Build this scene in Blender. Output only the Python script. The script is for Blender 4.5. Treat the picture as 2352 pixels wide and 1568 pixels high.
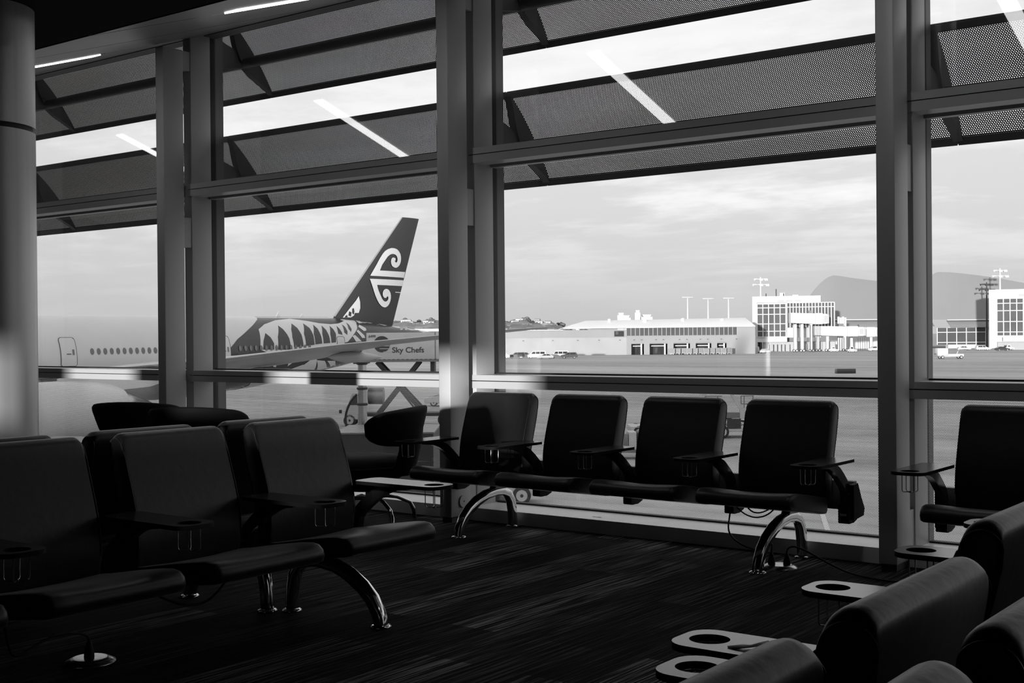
import bpy, bmesh, math, random
from mathutils import Vector, Matrix
random.seed(7)
for o in list(bpy.data.objects): bpy.data.objects.remove(o)
SC = bpy.context.scene
COL = SC.collection
PI = math.pi

# ---------------------------------------------------------------- camera
EYE = 1.26
YAW, PITCH, ROLL, FPX = .64949, -.00486, -.00882, 2841.7
cam = bpy.data.cameras.new('camera')
cam.sensor_width = 36; cam.lens = FPX/2352*36; cam.clip_start = .05; cam.clip_end = 9000
camo = bpy.data.objects.new('camera', cam); COL.objects.link(camo)
fw = Vector((-math.sin(YAW)*math.cos(PITCH), math.cos(YAW)*math.cos(PITCH), math.sin(PITCH)))
rt = Vector((math.cos(YAW), math.sin(YAW), 0)); up = rt.cross(fw)
r2 = rt*math.cos(ROLL)+up*math.sin(ROLL); u2 = -rt*math.sin(ROLL)+up*math.cos(ROLL)
m = Matrix((r2, u2, -fw)).transposed().to_4x4(); m.translation = Vector((0, 0, EYE))
camo.matrix_world = m
SC.camera = camo

# ---------------------------------------------------------------- sky
W = bpy.data.worlds.new('sky'); SC.world = W; W.use_nodes = True
nt = W.node_tree; N = nt.nodes; L = nt.links; N.clear()
def nd(t, **k):
    n = N.new(t)
    for a, b in k.items(): setattr(n, a, b)
    return n
def mth(op, a, b=None):
    n = nd('ShaderNodeMath', operation=op)
    for i, v in enumerate((a, b)):
        if v is None: continue
        if isinstance(v, (int, float)): n.inputs[i].default_value = v
        else: L.new(v, n.inputs[i])
    return n.outputs[0]
tc = nd('ShaderNodeTexCoord'); sp = nd('ShaderNodeSeparateXYZ'); L.new(tc.outputs['Generated'], sp.inputs[0])
zz = mth('MAXIMUM', sp.outputs[2], 0.0)
inv = mth('DIVIDE', 1.0, mth('ADD', zz, .10))
cb = nd('ShaderNodeCombineXYZ')
L.new(mth('MULTIPLY', sp.outputs[0], inv), cb.inputs[0]); L.new(mth('MULTIPLY', sp.outputs[1], inv), cb.inputs[1])
mp = nd('ShaderNodeMapping'); mp.inputs['Rotation'].default_value = (0, 0, -YAW); mp.inputs['Scale'].default_value = (.62, .80, 1)
mp.inputs['Location'].default_value = (1.3, 5.55, 0)
L.new(cb.outputs[0], mp.inputs[0])
def noise(sc, det, ro, dist=0.0):
    n = nd('ShaderNodeTexNoise'); n.inputs['Scale'].default_value = sc; n.inputs['Detail'].default_value = det
    n.inputs['Roughness'].default_value = ro; n.inputs['Distortion'].default_value = dist
    L.new(mp.outputs[0], n.inputs['Vector']); return n.outputs[0]
def ramp(v, pts):
    r = nd('ShaderNodeValToRGB'); e = r.color_ramp.elements
    while len(e) < len(pts): e.new(.5)
    for k, (p, g) in zip(e, pts): k.position = p; k.color = (g, g, g, 1)
    L.new(v, r.inputs[0]); return r.outputs[0]
n1 = noise(1.1, 8, .58, .35); n2 = noise(4.5, 7, .6, .2)
cl = mth('ADD', mth('MULTIPLY', n1, .72), mth('MULTIPLY', n2, .28))
cover = ramp(cl, [(0, 0), (.45, 0), (.50, .35), (.545, .75), (.60, 1), (1, 1)])
elev = ramp(zz, [(0, 0), (.035, .10), (.075, .45), (.105, 1), (1, 1)])      # clouds thin out towards the horizon
base = ramp(zz, [(0, .47), (.03, .51), (.06, .56), (.10, .60), (.17, .65), (.27, .69), (1, .70)])
cs = mth('MULTIPLY', cover, elev)
skyv = mth('ADD', base, mth('MULTIPLY', cs, mth('SUBTRACT', .81, base)))
bg = nd('ShaderNodeBackground'); L.new(skyv, bg.inputs[0]); bg.inputs[1].default_value = 1.38
wo = nd('ShaderNodeOutputWorld'); L.new(bg.outputs[0], wo.inputs[0])

# ---------------------------------------------------------------- sun, low behind the building
SUN = Vector((-.38, 1.0, -.038)).normalized()
sl = bpy.data.lights.new('sun', 'SUN'); sl.energy = 6.0; sl.angle = math.radians(.9)
so = bpy.data.objects.new('sun', sl); COL.objects.link(so); so.rotation_euler = SUN.to_track_quat('-Z', 'Y').to_euler()
so.location = (10, -20, 12)

SC.view_settings.view_transform = 'Standard'; SC.view_settings.look = 'None'
SC.view_settings.gamma = 1; SC.view_settings.exposure = 0.0; SC.view_settings.use_curve_mapping = False

# ---------------------------------------------------------------- materials (all grey: black and white photograph)
MAT = {}
def mat(name, g, rough=.6, metal=0.0, spec=.5, var=0.0, scale=8.0, stretch=(1, 1, 1), bump=0.0, emit=None, coord='Object', coat=0.0, sheen=0.0):
    M = bpy.data.materials.new(name); M.use_nodes = True; t = M.node_tree; b = t.nodes['Principled BSDF']
    b.inputs['Base Color'].default_value = (g, g, g, 1); b.inputs['Roughness'].default_value = rough
    b.inputs['Metallic'].default_value = metal; b.inputs['Specular IOR Level'].default_value = spec
    if sheen: b.inputs['Sheen Weight'].default_value = sheen; b.inputs['Sheen Roughness'].default_value = .35
    if coat: b.inputs['Coat Weight'].default_value = coat; b.inputs['Coat Roughness'].default_value = .08
    if emit is not None:
        b.inputs['Emission Color'].default_value = (1, 1, 1, 1); b.inputs['Emission Strength'].default_value = emit
    if var or bump:
        c = t.nodes.new('ShaderNodeTexCoord'); mp = t.nodes.new('ShaderNodeMapping'); mp.inputs['Scale'].default_value = stretch
        n = t.nodes.new('ShaderNodeTexNoise'); n.inputs['Scale'].default_value = scale; n.inputs['Detail'].default_value = 5
        t.links.new(c.outputs[coord], mp.inputs[0]); t.links.new(mp.outputs[0], n.inputs['Vector'])
        if var:
            r = t.nodes.new('ShaderNodeValToRGB'); a, z = max(g*(1-var), 0), min(g*(1+var), 1)
            r.color_ramp.elements[0].position = .3; r.color_ramp.elements[0].color = (a, a, a, 1)
            r.color_ramp.elements[1].position = .7; r.color_ramp.elements[1].color = (z, z, z, 1)
            t.links.new(n.outputs[0], r.inputs[0]); t.links.new(r.outputs[0], b.inputs['Base Color'])
        if bump:
            bp = t.nodes.new('ShaderNodeBump'); bp.inputs['Strength'].default_value = bump; bp.inputs['Distance'].default_value = .01
            t.links.new(n.outputs[0], bp.inputs['Height']); t.links.new(bp.outputs[0], b.inputs['Normal'])
    MAT[name] = M; return M
mat('steel_paint', .45, .42, 0, .5, .05, 3, (1, 1, .2))
mat('steel_dark', .10, .5)
mat('rail_paint', .42, .40, 0, .5, .04, 5, (.2, 1, 1))
mat('gasket', .012, .6)
mat('sill_paint', .85, .3, 0, .6, .06, 7)
mat('brushed', .55, .36, .45, .5, .10, 3, (6, 6, .15))
mat('soffit_black', .012, .85, 0, .1)
mat('ceiling_grey', .15, .35, .3, .5, .06, 4, (.3, 3, 1))
mat('wall_dark', .035, .85, 0, .2)
mat('louver_metal', .07, .55, .2)
mat('leather', .009, .42, 0, .5, .10, 30, bump=.12, sheen=.20)
mat('leather_piping', .015, .5)
mat('shell_plastic', .018, .4)
mat('laminate', .035, .22, 0, .6, .04, 200)
mat('tray_edge', .006, .7, 0, .2)
mat('chrome', .62, .10, 1.0)
mat('dark_cast', .10, .16, .9)
mat('beam_paint', .20, .45, .2)
mat('rubber', .012, .6)
mat('table_white', .62, .4)
mat('fabric_dark', .007, .8, 0, .3, .1, 60)
mat('lamp_glow', .9, .5, emit=8.0)
mat('paper', .80, .8, var=.05, scale=20)
mat('plane_white', .58, .30, 0, .5, .03, .6)
mat('plane_black', .022, .22, 0, .6)
mat('decal_white', .62, .35)
mat('plane_grey', .36, .4, 0, .5, .08, .8)
mat('bare_metal', .50, .25, .9)
mat('window_dark', .03, .12, 0, .8)
mat('cabin_glass', .13, .15, 0, .6)
mat('tyre', .018, .8)
mat('truck_white', .52, .5, 0, .4, .05, 2)
mat('dark_steel', .04, .55, .3)
mat('mid_steel', .20, .4, .5, .5, .1, 6)
mat('concrete', .34, .8, 0, .2, .08, .12)
mat('hangar_wall', .28, .8, 0, .2, .06, .08)
mat('roof_light', .85, .7, 0, .3, .04, .1)
mat('white_wall', .60, .7, 0, .2)
mat('roof_shell', .19, .6, .0, .5, .04, .05)
mat('facade_grey', .38, .7)
mat('facade_glass', .07, .6, 0, .25, .2, .15)
mat('house_white', .70, .8); mat('house_grey', .35, .8)
mat('foliage', .13, .9, 0, .1, .5, .12)
mat('hill', .22, .95, 0, .1, .35, .02)
mat('paint_white', .60, .8); mat('car_dark', .05, .3, .2, .6)
mat('text_dark', .05, .6)

# carpet: planks of ribbed loop pile laid along +Y
def carpet():
    M = bpy.data.materials.new('carpet'); M.use_nodes = True; t = M.node_tree; b = t.nodes['Principled BSDF']
    b.inputs['Roughness'].default_value = .95; b.inputs['Specular IOR Level'].default_value = .08
    c = t.nodes.new('ShaderNodeTexCoord')
    def tex(scale, vec, det=2):
        mp = t.nodes.new('ShaderNodeMapping'); mp.inputs['Scale'].default_value = vec
        n = t.nodes.new('ShaderNodeTexNoise'); n.inputs['Scale'].default_value = scale; n.inputs['Detail'].default_value = det
        t.links.new(c.outputs['Object'], mp.inputs[0]); t.links.new(mp.outputs[0], n.inputs['Vector']); return n.outputs[0]
    def M2(op, a, b2, cl=False):
        n = t.nodes.new('ShaderNodeMath'); n.operation = op; n.use_clamp = cl
        for i, v in enumerate((a, b2)):
            if isinstance(v, (int, float)): n.inputs[i].default_value = v
            else: t.links.new(v, n.inputs[i])
        return n.outputs[0]
    br = t.nodes.new('ShaderNodeTexBrick'); br.inputs['Scale'].default_value = 1; br.inputs['Mortar Size'].default_value = 0
    br.inputs['Brick Width'].default_value = .92; br.inputs['Row Height'].default_value = .25; br.offset = .5
    br.inputs['Color1'].default_value = (0, 0, 0, 1); br.inputs['Color2'].default_value = (1, 1, 1, 1)
    mp = t.nodes.new('ShaderNodeMapping'); mp.inputs['Rotation'].default_value = (0, 0, PI/2)
    t.links.new(c.outputs['Object'], mp.inputs[0]); t.links.new(mp.outputs[0], br.inputs['Vector'])
    streak = tex(1, (105, 1.8, 1), 3); blot = tex(1.4, (1.6, .5, 1), 2); fine = tex(1, (170, 14, 1), 2)
    s = M2('MULTIPLY', M2('SUBTRACT', streak, .47), 7.0, True)
    s = M2('MULTIPLY', s, M2('ADD', M2('MULTIPLY', fine, 1.2), .3))
    pl = M2('ADD', M2('MULTIPLY', M2('POWER', br.outputs['Color'], 2.5), 1.25), M2('MULTIPLY', blot, .35))
    v = M2('ADD', M2('MULTIPLY', M2('MULTIPLY', s, pl), .21), .003)
    t.links.new(v, b.inputs['Base Color'])
    bp = t.nodes.new('ShaderNodeBump'); bp.inputs['Strength'].default_value = .5; bp.inputs['Distance'].default_value = .004
    t.links.new(streak, bp.inputs['Height']); t.links.new(bp.outputs[0], b.inputs['Normal'])
    MAT['carpet'] = M
carpet()
# staggered round-hole pattern from UV in metres
def dots(name, g, pitch, rad, invert=False, rough=.5, metal=.2):
    """invert False: metal with holes. invert True: clear with printed dots."""
    M = bpy.data.materials.new(name); M.use_nodes = True; t = M.node_tree; b = t.nodes['Principled BSDF']; out = t.nodes['Material Output']
    b.inputs['Base Color'].default_value = (g, g, g, 1); b.inputs['Roughness'].default_value = rough; b.inputs['Metallic'].default_value = metal
    c = t.nodes.new('ShaderNodeTexCoord'); s = t.nodes.new('ShaderNodeSeparateXYZ'); t.links.new(c.outputs['UV'], s.inputs[0])
    def M2(op, a, b2=None, c2=None):
        n = t.nodes.new('ShaderNodeMath'); n.operation = op
        for i, v in enumerate((a, b2, c2)):
            if v is None: continue
            if isinstance(v, (int, float)): n.inputs[i].default_value = v
            else: t.links.new(v, n.inputs[i])
        return n.outputs[0]
    def lattice(ox, oy):
        u = M2('SUBTRACT', M2('FRACT', M2('ADD', M2('DIVIDE', s.outputs[0], pitch), ox)), .5)
        v = M2('MULTIPLY', M2('SUBTRACT', M2('FRACT', M2('ADD', M2('DIVIDE', s.outputs[1], pitch*1.732), oy)), .5), 1.732)
        return M2('ADD', M2('MULTIPLY', u, u), M2('MULTIPLY', v, v))
    d = M2('MINIMUM', lattice(0, 0), lattice(.5, .5))
    hole = M2('LESS_THAN', d, (rad/pitch)**2)
    tr = t.nodes.new('ShaderNodeBsdfTransparent'); mx = t.nodes.new('ShaderNodeMixShader')
    t.links.new(hole, mx.inputs[0])
    if invert: t.links.new(tr.outputs[0], mx.inputs[1]); t.links.new(b.outputs[0], mx.inputs[2])
    else: t.links.new(b.outputs[0], mx.inputs[1]); t.links.new(tr.outputs[0], mx.inputs[2])
    t.links.new(mx.outputs[0], out.inputs[0]); MAT[name] = M
dots('perforated', .06, .0135, .0042)
dots('frit', .22, .0085, .0022, True, .7, 0)
def glass():
    M = bpy.data.materials.new('glass'); M.use_nodes = True; t = M.node_tree; t.nodes.clear()
    out = t.nodes.new('ShaderNodeOutputMaterial'); tr = t.nodes.new('ShaderNodeBsdfTransparent'); gl = t.nodes.new('ShaderNodeBsdfGlossy')
    tr.inputs[0].default_value = (.97, .97, .97, 1); gl.inputs['Roughness'].default_value = .0; gl.inputs['Color'].default_value = (1, 1, 1, 1)
    ge = t.nodes.new('ShaderNodeNewGeometry'); mr = t.nodes.new('ShaderNodeMapRange'); mr.inputs[3].default_value = 1.5; mr.inputs[4].default_value = 1/1.5
    f = t.nodes.new('ShaderNodeFresnel'); t.links.new(ge.outputs['Backfacing'], mr.inputs[0]); t.links.new(mr.outputs[0], f.inputs[0]); mx = t.nodes.new('ShaderNodeMixShader')
    t.links.new(f.outputs[0], mx.inputs[0]); t.links.new(tr.outputs[0], mx.inputs[1]); t.links.new(gl.outputs[0], mx.inputs[2])
    t.links.new(mx.outputs[0], out.inputs[0]); MAT['glass'] = M
glass()
# apron: weathered asphalt with long streaks across the view
def apron_mat():
    M = bpy.data.materials.new('apron'); M.use_nodes = True; t = M.node_tree; b = t.nodes['Principled BSDF']
    b.inputs['Roughness'].default_value = .9; b.inputs['Specular IOR Level'].default_value = .15
    c = t.nodes.new('ShaderNodeTexCoord'); tot = None
    for sc, vec, w in ((1, (.010, .09, 1), .5), (1, (.05, .6, 1), .3), (1, (.8, .8, 1), .2)):
        mp = t.nodes.new('ShaderNodeMapping'); mp.inputs['Rotation'].default_value = (0, 0, -YAW); mp.inputs['Scale'].default_value = vec
        n = t.nodes.new('ShaderNodeTexNoise'); n.inputs['Scale'].default_value = sc; n.inputs['Detail'].default_value = 5
        t.links.new(c.outputs['Object'], mp.inputs[0]); t.links.new(mp.outputs[0], n.inputs['Vector'])
        k = t.nodes.new('ShaderNodeMath'); k.operation = 'MULTIPLY'; k.inputs[1].default_value = w; t.links.new(n.outputs[0], k.inputs[0])
        if tot is None: tot = k.outputs[0]
        else:
            a = t.nodes.new('ShaderNodeMath'); a.operation = 'ADD'; t.links.new(tot, a.inputs[0]); t.links.new(k.outputs[0], a.inputs[1]); tot = a.outputs[0]
    r = t.nodes.new('ShaderNodeValToRGB'); r.color_ramp.elements[0].position = .36; r.color_ramp.elements[0].color = (.26, .26, .26, 1)
    r.color_ramp.elements[1].position = .62; r.color_ramp.elements[1].color = (.47, .47, .47, 1)
    t.links.new(tot, r.inputs[0]); t.links.new(r.outputs[0], b.inputs['Base Color']); MAT['apron'] = M
apron_mat()

# ---------------------------------------------------------------- mesh helpers
def setp(o, label=None, cat=None, group=None, kind=None):
    if label: o['label'] = label
    if cat: o['category'] = cat
    if group: o['group'] = group
    if kind: o['kind'] = kind
    return o
def link(name, mesh, parent=None, loc=None, rotz=None):
    o = bpy.data.objects.new(name, mesh); COL.objects.link(o)
    if parent: o.parent = parent
    if loc is not None: o.location = loc
    if rotz is not None: o.rotation_euler = (0, 0, rotz)
    return o
def empty(name, loc=(0, 0, 0), rotz=0.0, label=None, cat=None, group=None, kind=None):
    o = link(name, None, None, loc, rotz); o.empty_display_size = .2
    return setp(o, label, cat, group, kind)
class MB:
    def __init__(s): s.bm = bmesh.new(); s.mats = []; s.cur = 0
    def m(s, name):
        if name not in s.mats: s.mats.append(name)
        s.cur = s.mats.index(name); return s
    def face(s, vs, smooth=False):
        try: f = s.bm.faces.new(vs)
        except ValueError: return None
        f.material_index = s.cur; f.smooth = smooth; return f
    def box(s, x0, x1, y0, y1, z0, z1, M=None, bev=0.0):
        v = [s.bm.verts.new(p) for p in ((x0, y0, z0), (x1, y0, z0), (x1, y1, z0), (x0, y1, z0), (x0, y0, z1), (x1, y0, z1), (x1, y1, z1), (x0, y1, z1))]
        if M: [setattr(q, 'co', M @ q.co) for q in v]
        fs = [s.face([v[i] for i in q]) for q in ((3, 2, 1, 0), (4, 5, 6, 7), (0, 1, 5, 4), (1, 2, 6, 5), (2, 3, 7, 6), (3, 0, 4, 7))]
        if bev:
            es = list({e for f in fs for e in f.edges})
            r = bmesh.ops.bevel(s.bm, geom=es, offset=bev, segments=2, affect='EDGES', profile=.5)
            for f in r['faces']: f.material_index = s.cur
        return s
    def loft(s, rings, cap=True, closed=True, smooth=True):
        R = [[s.bm.verts.new(p) for p in ring] for ring in rings]; n = len(R[0])
        for a, b in zip(R, R[1:]):
            for i in range(n if closed else n-1):
                j = (i+1) % n; s.face([a[i], a[j], b[j], b[i]], smooth)
        if cap and closed: s.face(R[0][::-1]); s.face(R[-1])
        return s
    def tube(s, pts, r, n=8, closed=False, cap=True):
        P = [Vector(p) for p in pts]; rr = r if isinstance(r, (list, tuple)) else [r]*len(P); rings = []; nrm = None
        for i, p in enumerate(P):
            if closed: t = P[(i+1) % len(P)]-P[i-1]
            else: t = P[min(i+1, len(P)-1)]-P[max(i-1, 0)]
            t.normalize()
            if nrm is None: nrm = t.orthogonal().normalized()
            nrm = (nrm-t*nrm.dot(t)).normalized(); bn = t.cross(nrm)
            rings.append([p+(nrm*math.cos(2*PI*k/n)+bn*math.sin(2*PI*k/n))*rr[i] for k in range(n)])
        if closed:
            R = [[s.bm.verts.new(q) for q in ring] for ring in rings]
            for i in range(len(R)):
                a, b = R[i], R[(i+1) % len(R)]
                for k in range(n): s.face([a[k], a[(k+1) % n], b[(k+1) % n], b[k]], True)
        else: s.loft(rings, cap)
        return s
    def lathe(s, prof, c=(0, 0, 0), n=32, smooth=True):
        c = Vector(c); s.loft([[c+Vector((r*math.cos(2*PI*k/n), r*math.sin(2*PI*k/n), z)) for k in range(n)] for r, z in prof], True, True, smooth); return s
    def prism(s, poly, axis, a, b, smooth=False):
        """poly 2D list; axis 'x': (y,z) swept x=a..b ; 'y': (x,z) ; 'z': (x,y)"""
        f = {'x': lambda p, t: (t, p[0], p[1]), 'y': lambda p, t: (p[0], t, p[1]), 'z': lambda p, t: (p[0], p[1], t)}[axis]
        s.loft([[f(p, a) for p in poly], [f(p, b) for p in poly]], True, True, smooth); return s
    def mesh(s, name, xf=None):
        if xf: s.bm.transform(xf)
        bmesh.ops.recalc_face_normals(s.bm, faces=s.bm.faces)
        me = bpy.data.meshes.new(name); s.bm.to_mesh(me); s.bm.free()
        if name not in ('hillside', 'treetops'): me.set_sharp_from_angle(angle=1.2)
        for k in s.mats: me.materials.append(MAT[k])
        return me
    def build(s, name, parent=None, loc=None, rotz=None, xf=None):
        return link(name, s.mesh(name, xf), parent, loc, rotz)
def autosmooth(me, ang=40):
    try: me.set_sharp_from_angle(angle=math.radians(ang))
    except Exception: pass
    return me
def uvface(M, pts, uvs):
    bm = M.bm; ul = bm.loops.layers.uv.verify(); f = M.face([bm.verts.new(p) for p in pts], True)
    for l, u in zip(f.loops, uvs): l[ul].uv = u

# ================================================================ ROOM SHELL
GZ = -5.34                                  # apron level
X0, X1, YB = -14.6, 3.75, -8.0
f = MB().m('carpet').box(X0, X1, YB, 6.95, -.12, 0).build('floor'); setp(f, 'dark ribbed carpet floor of the waiting area', 'floor', kind='structure')
# unseen back wall; openings shaped so the low sun throws patches on rails and posts
def wall_holes(name, Y0, Y1, xa, xb, za, zb, holes, mname, label):
    w = MB().m(mname); xs = sorted({xa, xb, *[h[0] for h in holes], *[h[1] for h in holes]})
    for a, b in zip(xs, xs[1:]):
        hs = [h for h in holes if h[0] <= a and h[1] >= b]
        if not hs: w.box(a, b, Y0, Y1, za, zb)
        else: w.box(a, b, Y0, Y1, za, hs[0][2]); w.box(a, b, Y0, Y1, hs[0][3], zb)
    return setp(w.build(name), label, 'wall', kind='structure')
HOLES = [(-1.86, .56, 1.30, 1.66), (.56, .80, 1.00, 1.66), (-4.65, -3.55, 1.30, 1.66)]
wall_holes('wall_back', YB-.3, YB, -95, 60, GZ, 5.9, HOLES, 'wall_dark', 'dark unseen wall behind the seats with openings shaped for the sun patches')  # extended wide and tall so its shadow falls over aircraft and apron
w = MB().m('wall_dark').box(X0-.3, X0, YB, 6.95, GZ, 4.0).build('wall_left'); setp(w, 'dark end wall past the tables', 'wall', kind='structure')
w = MB().m('wall_dark').box(X1, X1+.3, YB, 6.95, GZ, 4.0).build('wall_right'); setp(w, 'dark end wall on the right', 'wall', kind='structure')
w = MB().m('facade_grey').box(-95, 60, 6.60, 6.98, GZ, -.12).build('wall_front'); setp(w, 'outer wall below the window line', 'wall', kind='structure')
SL = .333; ZT = 3.86
def cz(y): return ZT+SL*(y-6.9)
YS = 3.66
c = MB().m('soffit_black').box(X0, X1, YB, YS, cz(YS), cz(YS)+.25).build('ceiling'); setp(c, 'black flat ceiling over the waiting area', 'ceiling', kind='structure')
GX = [-2.37-3.05*k for k in range(-2, 5)]      # column grid 3.73 .. -14.57
c = MB().m('ceiling_grey')
for a, b in zip(sorted(GX), sorted(GX)[1:]):
    mid = (a+b)/2
    for p, q in ((a, mid), (mid, b)):
        c.loft([[(x, YS+.02, cz(YS)+.001), (x, 6.98, cz(6.98)), (x, 6.98, cz(6.98)+.12), (x, YS+.02, cz(YS)+.12)] for x in (p+.0, q-.028)], smooth=False)
c.m('soffit_black').loft([[(x, YS, cz(YS)+.12), (x, 7.0, cz(7.0)+.12), (x, 7.0, cz(7.0)+.3), (x, YS, cz(YS)+.3)] for x in (X0-.2, X1+.2)], smooth=False)
c = c.build('ceiling'); setp(c, 'sloping grey panelled ceiling rising to the window head', 'ceiling', kind='structure')

# linear ceiling lamps running down the slope
for i, lx in enumerate([-11.42, -8.37, -5.32, -2.27, .78]):
    t = empty('ceiling_light', (lx, 5.1, cz(5.1)), 0, None, 'ceiling light', 'linear lamps in the sloping ceiling')
    t['label'] = ['lit linear ceiling lamp farthest left, beyond the round column', 'lit linear ceiling lamp next to the round metal column, top left',
                  'lit linear ceiling lamp at the top edge, above the second window bay', 'lit linear ceiling lamp over the third window bay, seen mirrored in its glass',
                  'lit linear ceiling lamp farthest right, seen mirrored in the right window'][i]
    th = math.atan(SL); R = Matrix.Rotation(th, 4, 'X')
    MB().m('ceiling_grey').box(-.075, .075, -.68, .68, -.004, .03, R).build('frame', t)
    MB().m('lamp_glow').box(-.055, .055, -.65, .65, -.012, -.003, R).build('diffuser', t)
    t.location.x += 0

# ---------------------------------------------------------------- steel posts
pn = ['grey steel post at the right end of the room', 'grey steel post by the right window, beyond the picture edge',
      'grey steel post between the third and fourth window bays, right of the window bench', 'grey steel post left of the window bench, with round cover plate',
      'grey steel post at the left, behind the tub chairs', 'grey steel post hidden past the round column', 'grey steel post at the left end of the room']
for i, gx in enumerate(GX):
    if i in (0, 6): continue
    t = empty('steel_post', (gx, 6.48, 0), 0, pn[i], 'post', 'steel posts in front of the window wall')
    MB().m('steel_paint').box(-.05, .05, -.102, .102, .035, cz(6.4)-.03, bev=.006).build('shaft', t)
    MB().m('steel_dark').box(-.042, .042, -.085, .085, 0, .036).build('foot_plate', t)
    for z0, z1 in ((2.02, 2.27), (3.50, 3.66), (.10, .30)): MB().m('steel_paint').box(-.012, .042, .10, .20, z0, z1).build('tie_plate', t)
    if i == 3:
        MB().m('steel_paint').tube([(.05, .02, .135), (.062, .02, .135)], .042, 24).m('gasket').tube([(.06, .02, .135), (.064, .02, .135)], .005, 12).build('round_cover', t)

# ---------------------------------------------------------------- curtain wall
YM0, YM1, YG = 6.66, 6.865, 6.905
for i, (b_, a_) in enumerate(zip(GX, GX[1:])):     # a_ < b_
    t = empty('window_%d' % (i+1), ((a_+b_)/2, 6.9, 0), 0, 'window bay %s' % ['at the right end', 'fourth from left with sky and terminal B side', 'over the window bench', 'showing the aircraft tail', 'showing the fuselage', 'at the left end'][i], 'window', kind='structure')
    h = (b_-a_)/2
    xl = 0 if i == 5 else -.05
    fr = MB().m('steel_paint').box(-h+xl, -h+.05, YM0-6.9, YM1-6.9, .0, 3.84, bev=.003)
    fr.m('gasket').box(-h-.035, -h+.035, YM1-6.9, .03, .08, 3.84)
    fr.m('steel_dark').box(-h-.03, -h+.03, .03, .12, .0, 3.9)
    fr.build('mullion', t)
    rl = MB().m('rail_paint').box(-h+.0, h-.05, YM0-.012-6.9, YM0+.10-6.9, 2.512, 2.556).box(-h, h-.05, YM0-.012-6.9, YM0+.13-6.9, 2.452, 2.506)
    rl.m('gasket').box(-h, h-.05, YM0-6.9, YM0+.12-6.9, 2.50, 2.514)
    rl.m('rail_paint').box(-h+.05, h-.05, YM0+.13-6.9, -.005, 2.468, 2.55).box(-h+.05, h-.05, YM1-.02-6.9, .0, 2.440, 2.466)
    rl.build('upper_rail', t)
    rl = MB().m('rail_paint').box(-h, h-.05, YM0-.012-6.9, -.005, .952, .990).box(-h, h-.05, YM0-.012-6.9, -.02, .898, .946)
    rl.m('gasket').box(-h, h-.05, YM0-6.9, -.01, .944, .953)
    rl.m('gasket').box(-h+.05, h-.05, -.012, .03, .985, 1.0)
    rl.build('sill_rail', t)
    s_ = MB().m('sill_paint').box(-h, h-.0, 6.565-6.9, -.005, 0.0, .086)
    s_.m('gasket').box(-h+.05, h-.05, -.02, .03, .08, .096)
    s_.build('sill', t)
    hd = MB().m('steel_dark').box(-h, h, 6.80-6.9, .03, 3.82, 3.90).build('head', t)
    for z0, z1 in ((2.55, 3.84), (.995, 2.45)):
        MB().m('glass').box(-h+.03, h-.03, -.004, .004, z0, z1).build('glass_pane', t)
    MB().m('glass').box(-h+.03, h-.03, -.004, .004, .09, .90).build('glass_pane', t)
    p = MB().m('frit'); x0_, x1_ = -h+.03, h-.03
    uvface(p, [(x0_, .006, .09), (x1_, .006, .09), (x1_, .006, .90), (x0_, .006, .90)], [(x0_, .09), (x1_, .09), (x1_, .90), (x0_, .90)])
    p.build('dot_screen', t)
# manufacturer stickers / marks on the sill
t = MB().m('text_dark')
for k, (x, w_) in enumerate(((0, .004), (.008, .012), (.024, .006), (.034, .018), (.056, .01))): t.box(x, x+w_, 0, .012 if k != 3 else .018, 0, .0008)
setp(t.build('sticker', loc=(-4.42, 6.66, .086)), 'tiny printed sticker on the window sill below the window bench', 'sticker')

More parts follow.
